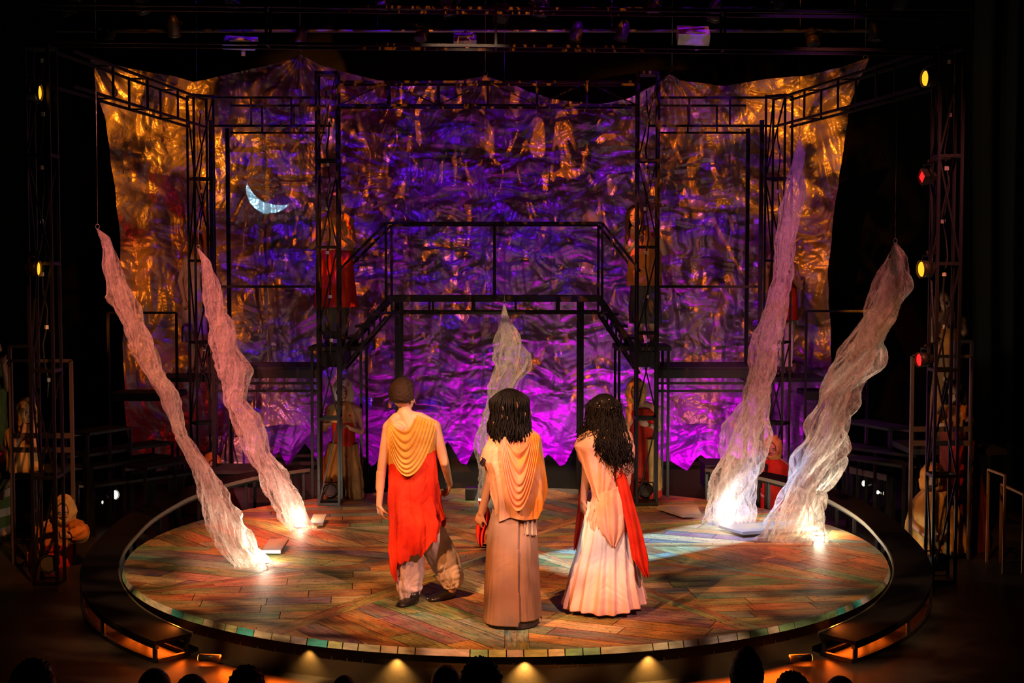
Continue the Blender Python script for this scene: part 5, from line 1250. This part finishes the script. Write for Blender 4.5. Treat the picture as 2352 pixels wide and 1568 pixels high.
# --- left gallery
Yb = 4.45
zg = at(1176, 862, Yb).z
MB_ = MB().box((at(455, 862, Yb).x, Yb + .05, zg - .03), (1.0, .8, .05)); gd = MB_.build('gallery_deck', BLACK, None, origin=(at(455, 862, Yb).x, Yb, zg)); tag(gd, 'small dark deck behind the back left tower', 'platform')
gd2 = MB().box((at(1795, 862, Yb).x, Yb + .05, zg - .03), (1.0, .8, .05)).build('gallery_deck', BLACK, None, origin=(at(1795, 862, Yb).x, Yb, zg)); tag(gd2, 'small dark deck behind the back right tower', 'platform')
t, P = figure('person in a pink tunic and orange veil behind the back left tower', Yb, zg,
    dict(head=(458, 560), neck=(456, 584), hip=(452, 690), chest=(453, 620), sl=(428, 600), sr=(482, 598), el=(414, 645), er=(494, 640), wl=(424, 690, -.15), wr=(480, 640, -.25), kl=(442, 770), al=(438, 846), kr=(464, 770), ar=(468, 846)),
    SK_L, (.2, -1, -.1), hands=((.1, -.2, -1), (-.5, -.4, .6)))
robe('pink_tunic', C_PK, t, Yb, [(592, 436, 474, .09), (606, 426, 486, .12), (680, 424, 484, .15), (790, 418, 488, .17)], 595, 785, 8, .02, 43)
robe('orange_veil', C_OR, t, Yb + .02, [(535, 444, 474, .09), (560, 440, 480, .12), (600, 446, 492, .14), (660, 450, 496, .15)], 538, 650, 9, .02, 45)
t, P = figure('person in a red tunic half hidden by the tall violet-topped gauze column', Yb, zg,
    dict(head=(1796, 575), neck=(1795, 598), hip=(1796, 700), chest=(1796, 632), sl=(1770, 615), sr=(1824, 612), el=(1759, 668, -.05), er=(1838, 660, -.05), wl=(1762, 622, -.22), wr=(1822, 640, -.28), kl=(1786, 775), al=(1784, 846), kr=(1808, 775), ar=(1812, 846)),
    SK_L, (-.1, -1, -.1), hands=((-.1, -.2, 1), (-.3, -.4, .8)))
robe('red_tunic', C_RD, t, Yb, [(606, 1778, 1814, .09), (622, 1766, 1828, .12), (700, 1762, 1830, .15), (740, 1760, 1832, .16)], 610, 735, 8, .02, 53)
for k, x in ((0, 1786), (1, 1808)): leg_sleeve('trouser_leg', C_WH, t, [at(x, 720, Yb), at(x, 775, Yb), at(x, 842, Yb)], [.10, .085, .06], .014, 7, 3 + k, 40, 40)
# --- faces peering over the ramp landings
for lab, hx, hy, Yb, hm, fc in (('hooded face peering over the left ramp landing beside the leftmost gauze column', 487, 1070, 3.45, C_OR, (.4, -1, -.1)), ('hooded face in bright amber light between the two right gauze columns', 1774, 1030, 3.5, C_OC, (-.4, -1, -.1))):
    zb = FZ
    t, P = figure(lab, Yb, zb, dict(head=(hx, hy), neck=(hx, hy + 24), hip=(hx, hy + 125), chest=(hx, hy + 62), sl=(hx - 32, hy + 42), sr=(hx + 32, hy + 42), el=(hx - 42, hy + 88), er=(hx + 42, hy + 88), wl=(hx - 20, hy + 110, -.15), wr=(hx + 20, hy + 110, -.15)),
        SK_L, fc, hands=((.8, -.3, 0), (-.8, -.3, 0)))
    hood(t, hm, P['head'], (fc[0], fc[1]), 1.05, hx)
    L2 = [(P['neck'].z + .02, P['neck'].x, Yb, .07, .07), (P['neck'].z - .08, P['neck'].x, Yb, .20, .14), (P['hip'].z, P['hip'].x, Yb, .24, .22), (FZ, P['hip'].x, Yb, .34, .32)]
    garment('red_robe', C_RD, t, L2, P['neck'].z, FZ + .01, folds(9, .03, .8, 1, 5), 100, 50)
# --- far left: hooded player resting chin on hands, standing player at the picture edge, kneeling player
Yb = 1.3
t, P = figure('hooded player at the left with chin on hands behind the steel rail', Yb, .55,
    dict(head=(60, 950), neck=(55, 976), hip=(40, 1075, .1), chest=(48, 1018), sl=(22, 995), sr=(84, 997), el=(28, 1030, -.2), er=(84, 1028, -.2), wl=(54, 992, -.22), wr=(66, 992, -.22)),
    SK_L, (.8, -.7, .0), hands=((.2, .1, 1), (-.1, .1, 1)), palm=((0, 1, .2), (0, 1, .2)), curl=(1.2, 1.2))
hood(t, C_OC, P['head'], (.8, -.7), 1.08, 61)
robe('ochre_robe', C_OC, t, Yb, [(978, 44, 68, .08), (994, 22, 86, .13), (1030, 16, 90, .17), (1085, 10, 96, .22)], 980, 1080, 8, .02, 63)
dk = MB().box((at(40, 1095, Yb).x - .1, Yb + .1, at(40, 1085, Yb).z), (1.1, .7, .06)).build('seat_deck', BLACK, None, origin=(at(40, 1085, Yb).x, Yb, at(40, 1085, Yb).z)); tag(dk, 'dark deck under the hooded player at the far left', 'platform')
Yb = 2.2
t, P = figure('player in a green top at the left picture edge, hands at the face', Yb, .5,
    dict(head=(-14, 800), neck=(-16, 826), hip=(-20, 940), chest=(-18, 866), sl=(-48, 845), sr=(14, 848), el=(-52, 900), er=(17, 892, -.1), wl=(-18, 840, -.25), wr=(8, 838, -.2), kl=(-30, 1010), al=(-32, 1080), kr=(-6, 1010), ar=(-8, 1080)),
    SK_M, (.6, -1, 0), hands=((.1, .1, 1), (-.1, .1, 1)))
robe('green_top', C_GN, t, Yb, [(834, -36, 4, .09), (850, -50, 16, .12), (920, -44, 12, .15), (1080, -62, 18, .2)], 838, 1075, 8, .02, 73)
Yb = 1.75
M_STR = mat('green_and_white_striped_cloth', (.3, .3, .2), .85)
N, L, b_ = nodes(M_STR); tc = N.new('ShaderNodeTexCoord'); wv = N.new('ShaderNodeTexWave'); wv.bands_direction = 'Z'; wv.inputs['Scale'].default_value = 1.55; wv.inputs['Distortion'].default_value = .6
cr = N.new('ShaderNodeValToRGB'); cr.color_ramp.interpolation = 'CONSTANT'; cr.color_ramp.elements[0].color = (.14, .20, .05, 1); cr.color_ramp.elements[1].color = (.72, .55, .42, 1); cr.color_ramp.elements[1].position = .62
L.new(tc.outputs['Object'], wv.inputs[0]); L.new(wv.outputs[0], cr.inputs[0]); L.new(cr.outputs[0], b_.inputs['Base Color'])
t, P = figure('seated player at the left edge in a striped skirt and red shawl', Yb, FZ,
    dict(head=(-22, 1000), neck=(-20, 1024), hip=(-20, 1130), chest=(-18, 1066), sl=(-50, 1046), sr=(22, 1046), el=(-58, 1100), er=(30, 1095, -.1), wl=(-30, 1130, -.2), wr=(6, 1125, -.25)),
    SK_M, (.7, -1, 0))
robe('striped_skirt', M_STR, t, Yb, [(1060, -45, 12, .14), (1110, -48, 20, .18), (1255, -58, 20, .24)], 1065, 1245, 7, .02, 83)
robe('red_shawl', C_RD, t, Yb, [(1030, -40, 8, .10), (1045, -52, 40, .15), (1065, -55, 50, .2)], 1034, 1072, 8, .015, 85)
shoe(t, Vector((at(-4, 1245, Yb).x, Yb - .15, FZ)), Vector((at(22, 1245, Yb).x, Yb - .32, FZ)))
Yb = .55
t, P = figure('player kneeling behind the front left tower with one hand on the ground', Yb, FZ,
    dict(head=(146, 1172, -.08), neck=(143, 1196), hip=(128, 1300, .15), chest=(133, 1235), sl=(96, 1212), sr=(172, 1208), el=(80, 1270, -.05), er=(183, 1225, -.22), wl=(76, 1322, -.1), wr=(160, 1232, -.3), kl=(105, 1328, -.1), al=(110, 1335, .3), kr=(150, 1328, -.1), ar=(146, 1335, .3)),
    SK_L, (.2, -1, -.25), hands=((-.5, -.3, -.8), (-.8, -.2, .1)), palm=((0, .2, -1), (0, 1, .3)), curl=(.25, .9), feet=False)
robe('orange_blouse', C_OR, t, Yb, [(1196, 126, 160, .09), (1212, 92, 178, .14), (1250, 98, 168, .15), (1300, 96, 164, .17)], 1199, 1275, 8, .02, 93)
leg_sleeve('sleeve', C_OR, t, [P['sl'], P['el'], P['wl'] + Vector((0, 0, .05))], [.075, .07, .05], .012, 6, 4, 40, 40)
leg_sleeve('sleeve', C_OR, t, [P['sr'], P['er'], P['wr']], [.08, .09, .05], .014, 6, 5, 40, 40)
robe('red_skirt', C_RD, t, Yb, [(1240, 98, 168, .15), (1300, 92, 172, .22), (1345, 84, 182, .30)], 1245, 1338, 9, .025, 95)
hood(t, C_OC, P['head'], (.2, -1), 1.02, 96)
# --- far right
Yb = 1.0
t, P = figure('hooded bearded player seated behind the right ramp in an ochre cloak', Yb, FZ,
    dict(head=(2142, 1100), neck=(2144, 1126), hip=(2150, 1245, .1), chest=(2148, 1175), sl=(2108, 1150), sr=(2186, 1150), el=(2098, 1205, -.1), er=(2200, 1205, -.1), wl=(2130, 1235, -.28), wr=(2165, 1235, -.28)),
    SK_M, (-.35, -1, .18), hands=((.8, -.3, 0), (-.8, -.3, 0)))
hood(t, C_OR, P['head'], (-.35, -1), 1.12, 98)
MB().ball(P['head'] + Vector((-.025, -.072, -.075)), (.042, .03, .032), 12, 8).build('beard', HAIR_B, t, smooth=True)
robe('cloak', C_OC, t, Yb, [(1122, 2122, 2168, .11), (1150, 2096, 2196, .17), (1200, 2084, 2212, .22), (1250, 2082, 2222, .26), (1300, 2090, 2215, .26)], 1126, 1262, 9, .035, 103)
robe('cream_robe', C_WH, t, Yb + .02, [(1150, 2110, 2180, .12), (1250, 2094, 2206, .22), (1310, 2090, 2212, .26)], 1180, 1290, 9, .03, 105)
Yb = 1.35
t, P = figure('player with crossed arms in a shaggy orange shawl behind the front right tower', Yb, .45,
    dict(head=(2190, 902), neck=(2190, 928), hip=(2192, 1040, .1), chest=(2190, 972), sl=(2160, 948), sr=(2224, 946), el=(2152, 978, -.25), er=(2228, 975, -.25), wl=(2192, 972, -.33), wr=(2184, 978, -.36)),
    SK_M, (-.1, -1, -.25), hands=((.9, -.1, 0), (-.9, -.1, 0)))
long_hair(t, HAIR_K, P['head'] + Vector((0, .02, 0)), (-.1, -1), .16, 1.0, 80, 9)
robe('shaggy_shawl', C_OR, t, Yb, [(924, 2172, 2208, .10), (944, 2156, 2230, .15), (985, 2150, 2236, .19)], 928, 976, 17, .02, 113)
robe('dark_red_robe', C_DR, t, Yb + .02, [(940, 2166, 2220, .11), (1000, 2164, 2236, .16), (1150, 2160, 2262, .25), (1290, 2170, 2270, .3)], 944, 1275, 9, .03, 115)
robe('bright_red_apron', C_RD, t, Yb - .03, [(990, 2172, 2218, .14), (1110, 2172, 2222, .21)], 1010, 1108, 7, .015, 116)
Yb = 1.95; zz = at(1176, 1020, Yb).z
t, P = figure('bare-shouldered long-haired player standing high behind the front right tower', Yb, zz,
    dict(head=(2172, 690), neck=(2174, 715), hip=(2178, 830), chest=(2176, 757), sl=(2148, 735), sr=(2212, 735), el=(2142, 780, -.05), er=(2220, 775, -.08), wl=(2146, 770, -.25), wr=(2205, 790, -.28), kl=(2166, 910), al=(2166, 1006), kr=(2192, 910), ar=(2194, 1006)),
    SK_M, (-.3, -1, -.2), hands=((.2, -.3, -.6), (-.5, -.3, -.3)))
long_hair(t, HAIR_R, P['head'] + Vector((0, .02, 0)), (-.3, -1), .24, 1.0, 100, 12)
robe('rust_bodice', C_OR, t, Yb, [(750, 2150, 2204, .125), (800, 2154, 2200, .13), (830, 2150, 2206, .14)], 752, 835, 7, .012, 123)
robe('orange_skirt', C_BR, t, Yb, [(800, 2152, 2204, .135), (900, 2142, 2216, .18), (1012, 2134, 2226, .22)], 815, 1008, 9, .025, 125)
dk = MB().box((P['hip'].x, Yb, zz - .03), (1.0, .8, .06)).build('stand_deck', BLACK, None, origin=(P['hip'].x, Yb, zz)); tag(dk, 'dark deck under the bare-shouldered player at the far right', 'platform')

# ---------------------------------------------------------------- audience heads at the bottom of the picture
AUD = [(75, 1517, 50, 'curly'), (355, 1536, 40, 'short'), (440, 1549, 40, 'short'), (567, 1531, 42, 'curly'), (790, 1551, 28, 'short'), (1025, 1528, 37, 'short'), (1105, 1514, 48, 'curly'), (1715, 1505, 40, 'tall'), (1820, 1545, 40, 'curly'), (1930, 1553, 36, 'short')]
names = ['head with curly hair at the far left of the audience', 'rounded head just left of the left ramp foot', 'low rounded head in front of the left ramp foot', 'curly head in front of the left end of the stage fascia', 'small low head left of the pair at the middle of the stage',
         'left head of the pair in front of the middle of the stage', 'bigger dark head of the pair before the middle of the stage', 'tall dark head with piled-up hair right of the middle', 'spiky curly head right of the tall-haired one', 'rightmost low rounded head in the audience']
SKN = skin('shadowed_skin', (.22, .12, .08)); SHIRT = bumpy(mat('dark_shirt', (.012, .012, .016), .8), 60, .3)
for (px, py, hw, kind), nm in zip(AUD, names):
    dep = .095 * F_PX / hw; Ya = max(-7.6, min(-4.6, CAM.y + dep)); top = at(px, py, Ya); k = hw * (Ya - CAM.y) / F_PX / .095
    c = top + Vector((0, 0, -.115 * k))
    t = thing('person', 'audience member, ' + nm, 'person', (c.x, c.y, FZ), None)
    b = MB(); head(b, c, (0, 1, .1), s=k)
    sh = c.z - .27
    torso(b, (c.x, Ya, FZ + .12), (c.x, Ya, lerp(FZ, sh, .62)), (c.x - .18, Ya, sh), (c.x + .18, Ya, sh), (c.x, Ya, c.z - .12), 1.0)
    limb(b, [(c.x - .18, Ya, sh), (c.x - .22, Ya + .04, sh - .26), (c.x - .1, Ya + .26, sh - .30)], [.05, .04, .03]); limb(b, [(c.x + .18, Ya, sh), (c.x + .22, Ya + .04, sh - .26), (c.x + .1, Ya + .26, sh - .30)], [.05, .04, .03])
    for s_ in (-1, 1): limb(b, [(c.x + s_ * .09, Ya, FZ + .12), (c.x + s_ * .12, Ya + .42, FZ + .14), (c.x + s_ * .12, Ya + .46, FZ + .05)], [.09, .06, .045])
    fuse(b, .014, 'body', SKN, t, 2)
    hb = MB(); A_ = {'curly': .16, 'short': .04, 'tall': .10}[kind]
    def hp(u_, v_):
        ph = v_ * PI * .74; th = 2 * PI * u_; d = Vector((math.sin(ph) * math.cos(th), math.sin(ph) * math.sin(th), math.cos(ph)))
        q = 1 + A_ * abs(nz3(d.x * 6 + px, d.y * 6, d.z * 6)) + A_ * .6 * abs(nz3(d.x * 16, d.y * 16 + px, d.z * 16))
        cut = .85 if d.y > .4 and d.z < .6 else 1
        return c + Vector((d.x * .090 * q * cut * k, (d.y * .104 * q * cut - .010) * k, (d.z * .106 * q + (.05 * max(0, d.z) ** 3 if kind == 'tall' else 0) + .012) * k))
    hb.grid(hp, 64, 40, closed=True); hb.build('hair', HAIR_K, t, smooth=True)
    sb = MB(); lv = [(sh + .07, c.x, Ya, .075, .07), (sh + .03, c.x, Ya, .15, .09), (sh - .03, c.x, Ya, .235, .12), (sh - .2, c.x, Ya, .22, .14), (FZ + .05, c.x, Ya, .22, .16)]
    garment('shirt', SHIRT, t, lv, sh + .065, FZ + .06, folds(7, .012, .8, 1, int(px)), 60, 30)
# ---------------------------------------------------------------- lamps on the front towers
def lens_mat(nm, c, s): return mat(nm, c, .3, emit=c, estr=s)
L_AMB = lens_mat('amber_lamp_lens', (1.0, .36, .015), 1.9); L_RED = lens_mat('red_lamp_lens', (1.0, .015, .015), 1.5); L_WHT = lens_mat('white_lamp_lens', (1, .95, .78), 14)
CAN = bumpy(mat('lamp_housing_black', (.03, .024, .02), .4), 80, .2)
def lantern(name, label, p, d, lens, r=.085, ln=.2, group='stage lamps on the front towers', power=0, col=None, square=False, yoke_up=True, hang=None):
    p = Vector(p); d = Vector(d).normalized(); t = thing(name, label, 'stage light', p, group)
    n = 4 if square else 20
    MB().tube([p - d * ln, p - d * ln * .7, p - d * .02, p], [r * .45, r * .92, r, r * 1.02], n).build('housing', CAN, t, smooth=not square)
    MB().tube([p + d * .001, p + d * .006], r * .86, n).build('lens', lens, t)
    MB().tube([p, p + d * .02], [r * 1.04, r * 1.04], n, cap=False).build('gel_frame', CAN, t, solid=.003)
    a = d.cross(Vector((0, 0, 1))); a = a.normalized() if a.length > .1 else Vector((1, 0, 0)); up = a.cross(d).normalized() * (1 if yoke_up else -1); q = p - d * ln * .45
    MB().tube([q + a * r * 1.15, q + a * r * 1.2 + up * r * 1.5, q - a * r * 1.2 + up * r * 1.5, q - a * r * 1.15], .008, 6).tube([q + up * r * 1.5, q + up * r * 2.1], .012, 6).build('yoke', STEEL, t, smooth=True)
    if hang: MB().bar(q + up * r * 2.0, hang, .02).build('clamp_arm', STEEL, t)
    if power: l = spot(name + '_beam', p + d * .03, p + d, power, col, 40, .6, .04); l.parent = t; l.location -= world_loc(t)
    return t
RD = (-.985, -.17, -.05); LD_ = (.90, -.30, -.05)
for px, py, Ln, nm, r in ((2127, 180, L_AMB, 'topmost bright amber lamp on the front right tower', .078), (2120, 406, L_RED, 'square red lamp on the upper front right tower', .072), (2118, 618, L_AMB, 'lower amber lamp on the front right tower', .078), (2113, 826, L_RED, 'lower red lamp beside the pink-lit steel frame on the right', .065)):
    p = at(px, py, -.36); lantern('tower_lamp', nm, p, RD, Ln, r, .12, hang=(3.9, -.3, p.z + .15), square=(py == 406))
for px, py, nm in ((89, 213, 'upper amber lamp on the front left tower, seen edge-on'), (86, 617, 'lower amber lamp on the front left tower, seen edge-on')):
    p = at(px, py, -.46); lantern('tower_lamp', nm, p, (.995, .03, -.03), L_AMB, .07, .12, hang=(-4.29, -.38, p.z + .14))
# white floor lamps behind the ramps
for px, py, Yl, d, r, nm in ((262, 1136, 2.6, (.75, -.6, .1), .055, 'glaring white lamp on the floor behind the left ramp'), (1987, 1110, 2.6, (-.85, -.45, .1), .035, 'small glaring white lamp behind the right ramp'),
                         (2018, 1131, 2.6, (-.6, -.6, .3), .022, 'dim round white lamp right of the small glaring one'), (2034, 1133, 2.6, (-.95, -.3, .1), .022, 'narrow white lamp rightmost behind the right ramp'),
                         (232, 1153, 2.6, (.97, -.2, 0), .022, 'thin sliver of a white lamp left of the glaring left one')):
    p = at(px, py, Yl); lantern('floor_lamp', nm, p, d, L_WHT, r, .10, 'white lamps on the floor behind the ramps')
    MB_ = None
for px, py, nm in ((80, 1042, 'tiny amber pilot light behind the left steel frame'), (2098, 1023, 'tiny amber pilot light right of the seating steps')):
    p = at(px, py, 1.9); lantern('pilot_lamp', nm, p, (0, -1, 0), L_AMB, .014, .04, 'tiny pilot lights', hang=(p.x, 1.95, FZ))
# lamps at the foot of each tower
for x, y, nm in ((-1.96, 2.3, 'black lantern at the foot of the left centre tower'), (1.53, 2.3, 'black lantern at the foot of the right centre tower')):
    lantern('floor_lantern', nm, (x, y - .02, .16), (0, -.8, .4), mat('dark_lens', (.02, .02, .02), .6), .075, .16, 'dark lanterns inside the towers')
for x, y, nm in ((-4.19, -.28, 'black lantern in the foot of the front left tower'), (4.0, -.2, 'black lantern in the foot of the front right tower')):
    lantern('floor_lantern', nm, (x, y - .02, FZ + .18), (.3, -.8, .3), mat('dark_lens', (.02, .02, .02), .6), .08, .18, 'dark lanterns inside the towers')
MB_ = MB(); 
mon = thing('stage_monitor', 'small black box on the stage floor behind the man, below the magenta cloth', 'speaker', (at(1085, 1150, 2.6).x, 2.6, 0))
mx_ = at(1085, 1150, 2.6).x
MB().box((mx_, 2.6, .07), (.16, .14, .14)).build('cabinet', BLACKG, mon, bevel=.01); MB().box((mx_, 2.525, .075), (.13, .01, .10)).build('grille', STEEL, mon)

# ---------------------------------------------------------------- lamps under the stage lip and ramps
LIPC = (1.0, .55, .14)
for i, (px, nm) in enumerate(((700, 'leftmost small lamp under the stage lip'), (906, 'second small lamp under the stage lip from the left'), (1206, 'small lamp under the stage lip near the middle'), (1497, 'rightmost small lamp under the stage lip'))):
    x = (px - 1176) / F_PX * 9.6 + .05
    for _ in range(3):
        y = -math.sqrt(max(0, (R - .02) ** 2 - x * x)); x = (px - 1176) / F_PX * (y + 12.5) + .05
    n_ = Vector((x, y, 0)).normalized(); p = Vector((x, y, -.062))
    t = thing('lip_lamp', nm, 'stage light', p, 'small lamps under the stage lip')
    MB().box(p + Vector((0, 0, .004)), (.05, .03, .018), math.atan2(x, -y)).build('housing', CAN, t)
    l = spot('lip_lamp_beam', p - Vector((0, 0, .008)) + n_ * .012, p + Vector((0, 0, -1)) - n_ * .12, (9, 18, 26, 18)[i], LIPC, 100, .9, .01); l.parent = t; l.location -= world_loc(t)
for s_, nm in ((-1, 'orange lamp lying under the end of the left ramp'), (1, 'orange lamp lying under the end of the right ramp')):
    a = math.radians(-52); rr = R - .0; p = Vector((s_ * (rr + .16) * math.cos(a), (rr + .16) * math.sin(a), FZ + .05)); d = Vector((s_ * .9, .15, -.02))
    t = thing('ramp_lamp', nm, 'stage light', p, 'orange lamps under the ramp ends')
    dn = d.normalized(); MB().tube([p - dn * .16, p], .028, 12).build('housing', CAN, t, smooth=True); MB().tube([p, p + dn * .004], .024, 12).build('lens', lens_mat('orange_lens', (1, .22, .02), 6), t)
    for adeg, pw_ in ((-66, 7.0), (-55, 9.0), (-43, 7.0), (-32, 5.0), (-20, 3.0)):
        a2 = math.radians(adeg); rr2 = R + .07; p2 = Vector((s_ * rr2 * math.cos(a2), rr2 * math.sin(a2), FZ + .085)); o2 = Vector((s_ * math.cos(a2), math.sin(a2), -.32))
        l = area('ramp_lamp_beam', p2, p2 + o2, pw_ * .34, (1.0, .125, .006), .55, .05, 165); l.parent = t; l.location -= world_loc(t)
    a3 = math.radians(-44); p3 = Vector((s_ * (R + .0) * math.cos(a3), (R + .0) * math.sin(a3), -.062))
    l = spot('ramp_end_beam', p3, p3 + Vector((s_ * .5, -.42, -.10)), 7, (1.0, .20, .02), 150, .8, .01); l.parent = t; l.location -= world_loc(t)

# ---------------------------------------------------------------- overhead rig
GREYBOX = mottled(mat('pale_grey_casing', (.5, .48, .46), .5), (.42, .40, .38), (.55, .53, .50), 12)
pz = at(1176, 71, 3.2).z
pipe = thing('lighting_pipe', 'long horizontal lighting pipe high above the stage, catching violet light', 'pipe', (0, 3.2, pz))
MB().tube([(-5.2, 3.2, pz), (4.2, 3.2, pz)], .018, 10).build('bar', STEEL_G, pipe, smooth=True)
for x in (-4.5, -1.5, 1.2, 4.0): MB().bar((x, 3.2, pz), (x, 3.2, 7.85), .01).build('hanger', STEEL, pipe)
pz2 = at(1176, 20, 1.6).z
pipe2 = thing('lighting_pipe', 'upper lighting pipe near the top edge of the picture', 'pipe', (0, 1.6, pz2))
MB().tube([(-5.2, 1.6, pz2), (4.8, 1.6, pz2)], .018, 10).build('bar', STEEL, pipe2, smooth=True)
for x in (-4.0, 0.3, 4.0): MB().bar((x, 1.6, pz2), (x, 1.6, 7.85), .01).build('hanger', STEEL, pipe2)
def casing(px, py, w_, h_, tilt, label):
    c = at(px, py, 3.0); sc = 15.5 / F_PX; W_ = w_ * sc; H_ = h_ * sc
    t = thing('ballast_box', label, 'equipment box', c, 'pale equipment boxes on the lighting pipe')
    R3 = Matrix.Rotation(tilt, 3, 'Y') @ Matrix.Rotation(math.radians(35), 3, 'X')
    MB().box(c, (W_, .22, H_), R3).build('casing', GREYBOX, t, bevel=.006)
    MB().box(c + Vector((W_ * .05, -.118, .0)), (W_ * .62, .006, H_ * .35), R3).build('label_plate', mat('olive_label', (.25, .22, .08), .6), t)
    MB().bar(c + Vector((0, .05, H_ * .3)), (c.x, 3.2, pz), .02).build('clamp', STEEL, t)
    MB().bar(c + Vector((W_ * .1, -.02, -H_ * .4)), c + Vector((W_ * .1, -.02, -H_ * .4 - .12)), .04).build('mounting_tab', GREYBOX, t)
casing(552, 99, 74, 14, .05, 'pale equipment box hanging above the left part of the stage')
casing(1068, 88, 52, 10, -.05, 'slim pale equipment box hanging above the middle of the stage')
casing(1592, 82, 72, 28, .03, 'biggest pale equipment box hanging above the right part of the stage')
r = random.Random(31)
L_DARK = mat('unlit_lens', (.05, .045, .05), .15)
rigs = [(240, 92, 3.2), (690, 100, 3.2), (965, 85, 3.2), (1320, 86, 3.2), (1425, 84, 3.2), (1868, 95, 3.2), (2010, 84, 3.2), (400, 72, 3.2), (1150, 38, 1.6), (1035, 26, 1.6), (1240, 28, 1.6), (1640, 38, 1.6), (1500, 22, 1.6), (1795, 18, 1.6), (540, 14, 1.6), (880, 18, 1.6), (330, 20, 1.6), (2060, 16, 1.6), (160, 24, 1.6)]
rn = ['above the left wing', 'above the left peak of the backdrop', 'left of the slim pale box', 'right of the middle on the violet-lit pipe', 'further right on the violet-lit pipe', 'above the right wing of the backdrop', 'at the right end of the violet-lit pipe', 'left of the left pale box', 'with a magenta glint above the middle', 'left of the one with the magenta glint', 'right of the one with the magenta glint', 'above the biggest pale box', 'left of the one above the biggest pale box', 'at the right part of the upper pipe', 'at the left part of the upper pipe', 'between the middle and left on the upper pipe', 'near the top left corner on the upper pipe', 'near the top right corner on the upper pipe', 'leftmost on the upper pipe']
for (px, py, Yl), nm in zip(rigs, rn):
    p = at(px, py + 6, Yl - .05); d = Vector((r.uniform(-.4, .4), r.uniform(-.6, .6), -1)); zz_ = pz if Yl > 2 else pz2
    lantern('hanging_lantern', 'dark stage lantern hanging ' + nm, p, d, L_DARK, .075, .22, 'dark lanterns on the overhead pipes', hang=(p.x, Yl, zz_))
# rig work light that picks out the overhead steel
spot('rig_rim_light', (-3.5, -1.2, 7.6), (-2.6, 0.1, 5.0), 14, (.8, .85, .5), 60, .8, .1)

# ---------------------------------------------------------------- black drapes at the right
dr = mat('black_velvet_drape', (.012, .011, .007), .9)
t = thing('black_drape', 'tall black drape hanging in soft folds at the far right', 'curtain', (6.2, 3.4, FZ))
nu_, nv_ = 260, 12; uu = np.linspace(0, 1, nu_); vv = np.linspace(0, 1, nv_); UU, VV = np.meshgrid(uu, vv)
X = 5.5 + 3.2 * UU; Z = 7.6 + (FZ + .02 - 7.6) * VV; Yd = 3.6 + .10 * np.sin(UU * 70 + 2 * pnoise(UU * 6, VV * 1.5, 3)) + .05 * pnoise(UU * 30, VV * 2, 6)
mesh_from_grid('cloth', np.stack([X, Yd, Z], -1), dr, t).modifiers.new('s', 'SOLIDIFY').thickness = .004
MB().tube([(4.9, 3.6, 7.6), (8.7, 3.6, 7.6)], .02, 8).build('curtain_track', STEEL, t, smooth=True)
spot('drape_glow', (3.2, 0.5, 7.2), (6.2, 3.6, 3.8), 26, (.9, .8, .3), 34, .9, .1)
# handrail strips catching light at the far right
for (a, b_, nm) in (((2270, 1078), (2308, 1092), 'upper dull orange handrail strip at the far right'), ((2300, 1112), (2352, 1136), 'lower dull orange handrail strip at the far right')):
    p = at(*a, .6); q = at(*b_, .1); m = MB().bar(p, q, .02).bar(p, (p.x, p.y, FZ), .02).bar(q, (q.x, q.y, FZ), .02)
    o = m.build('handrail', mat('worn_orange_rail', (.30, .16, .08), .4), None, origin=p); tag(o, nm, 'handrail')
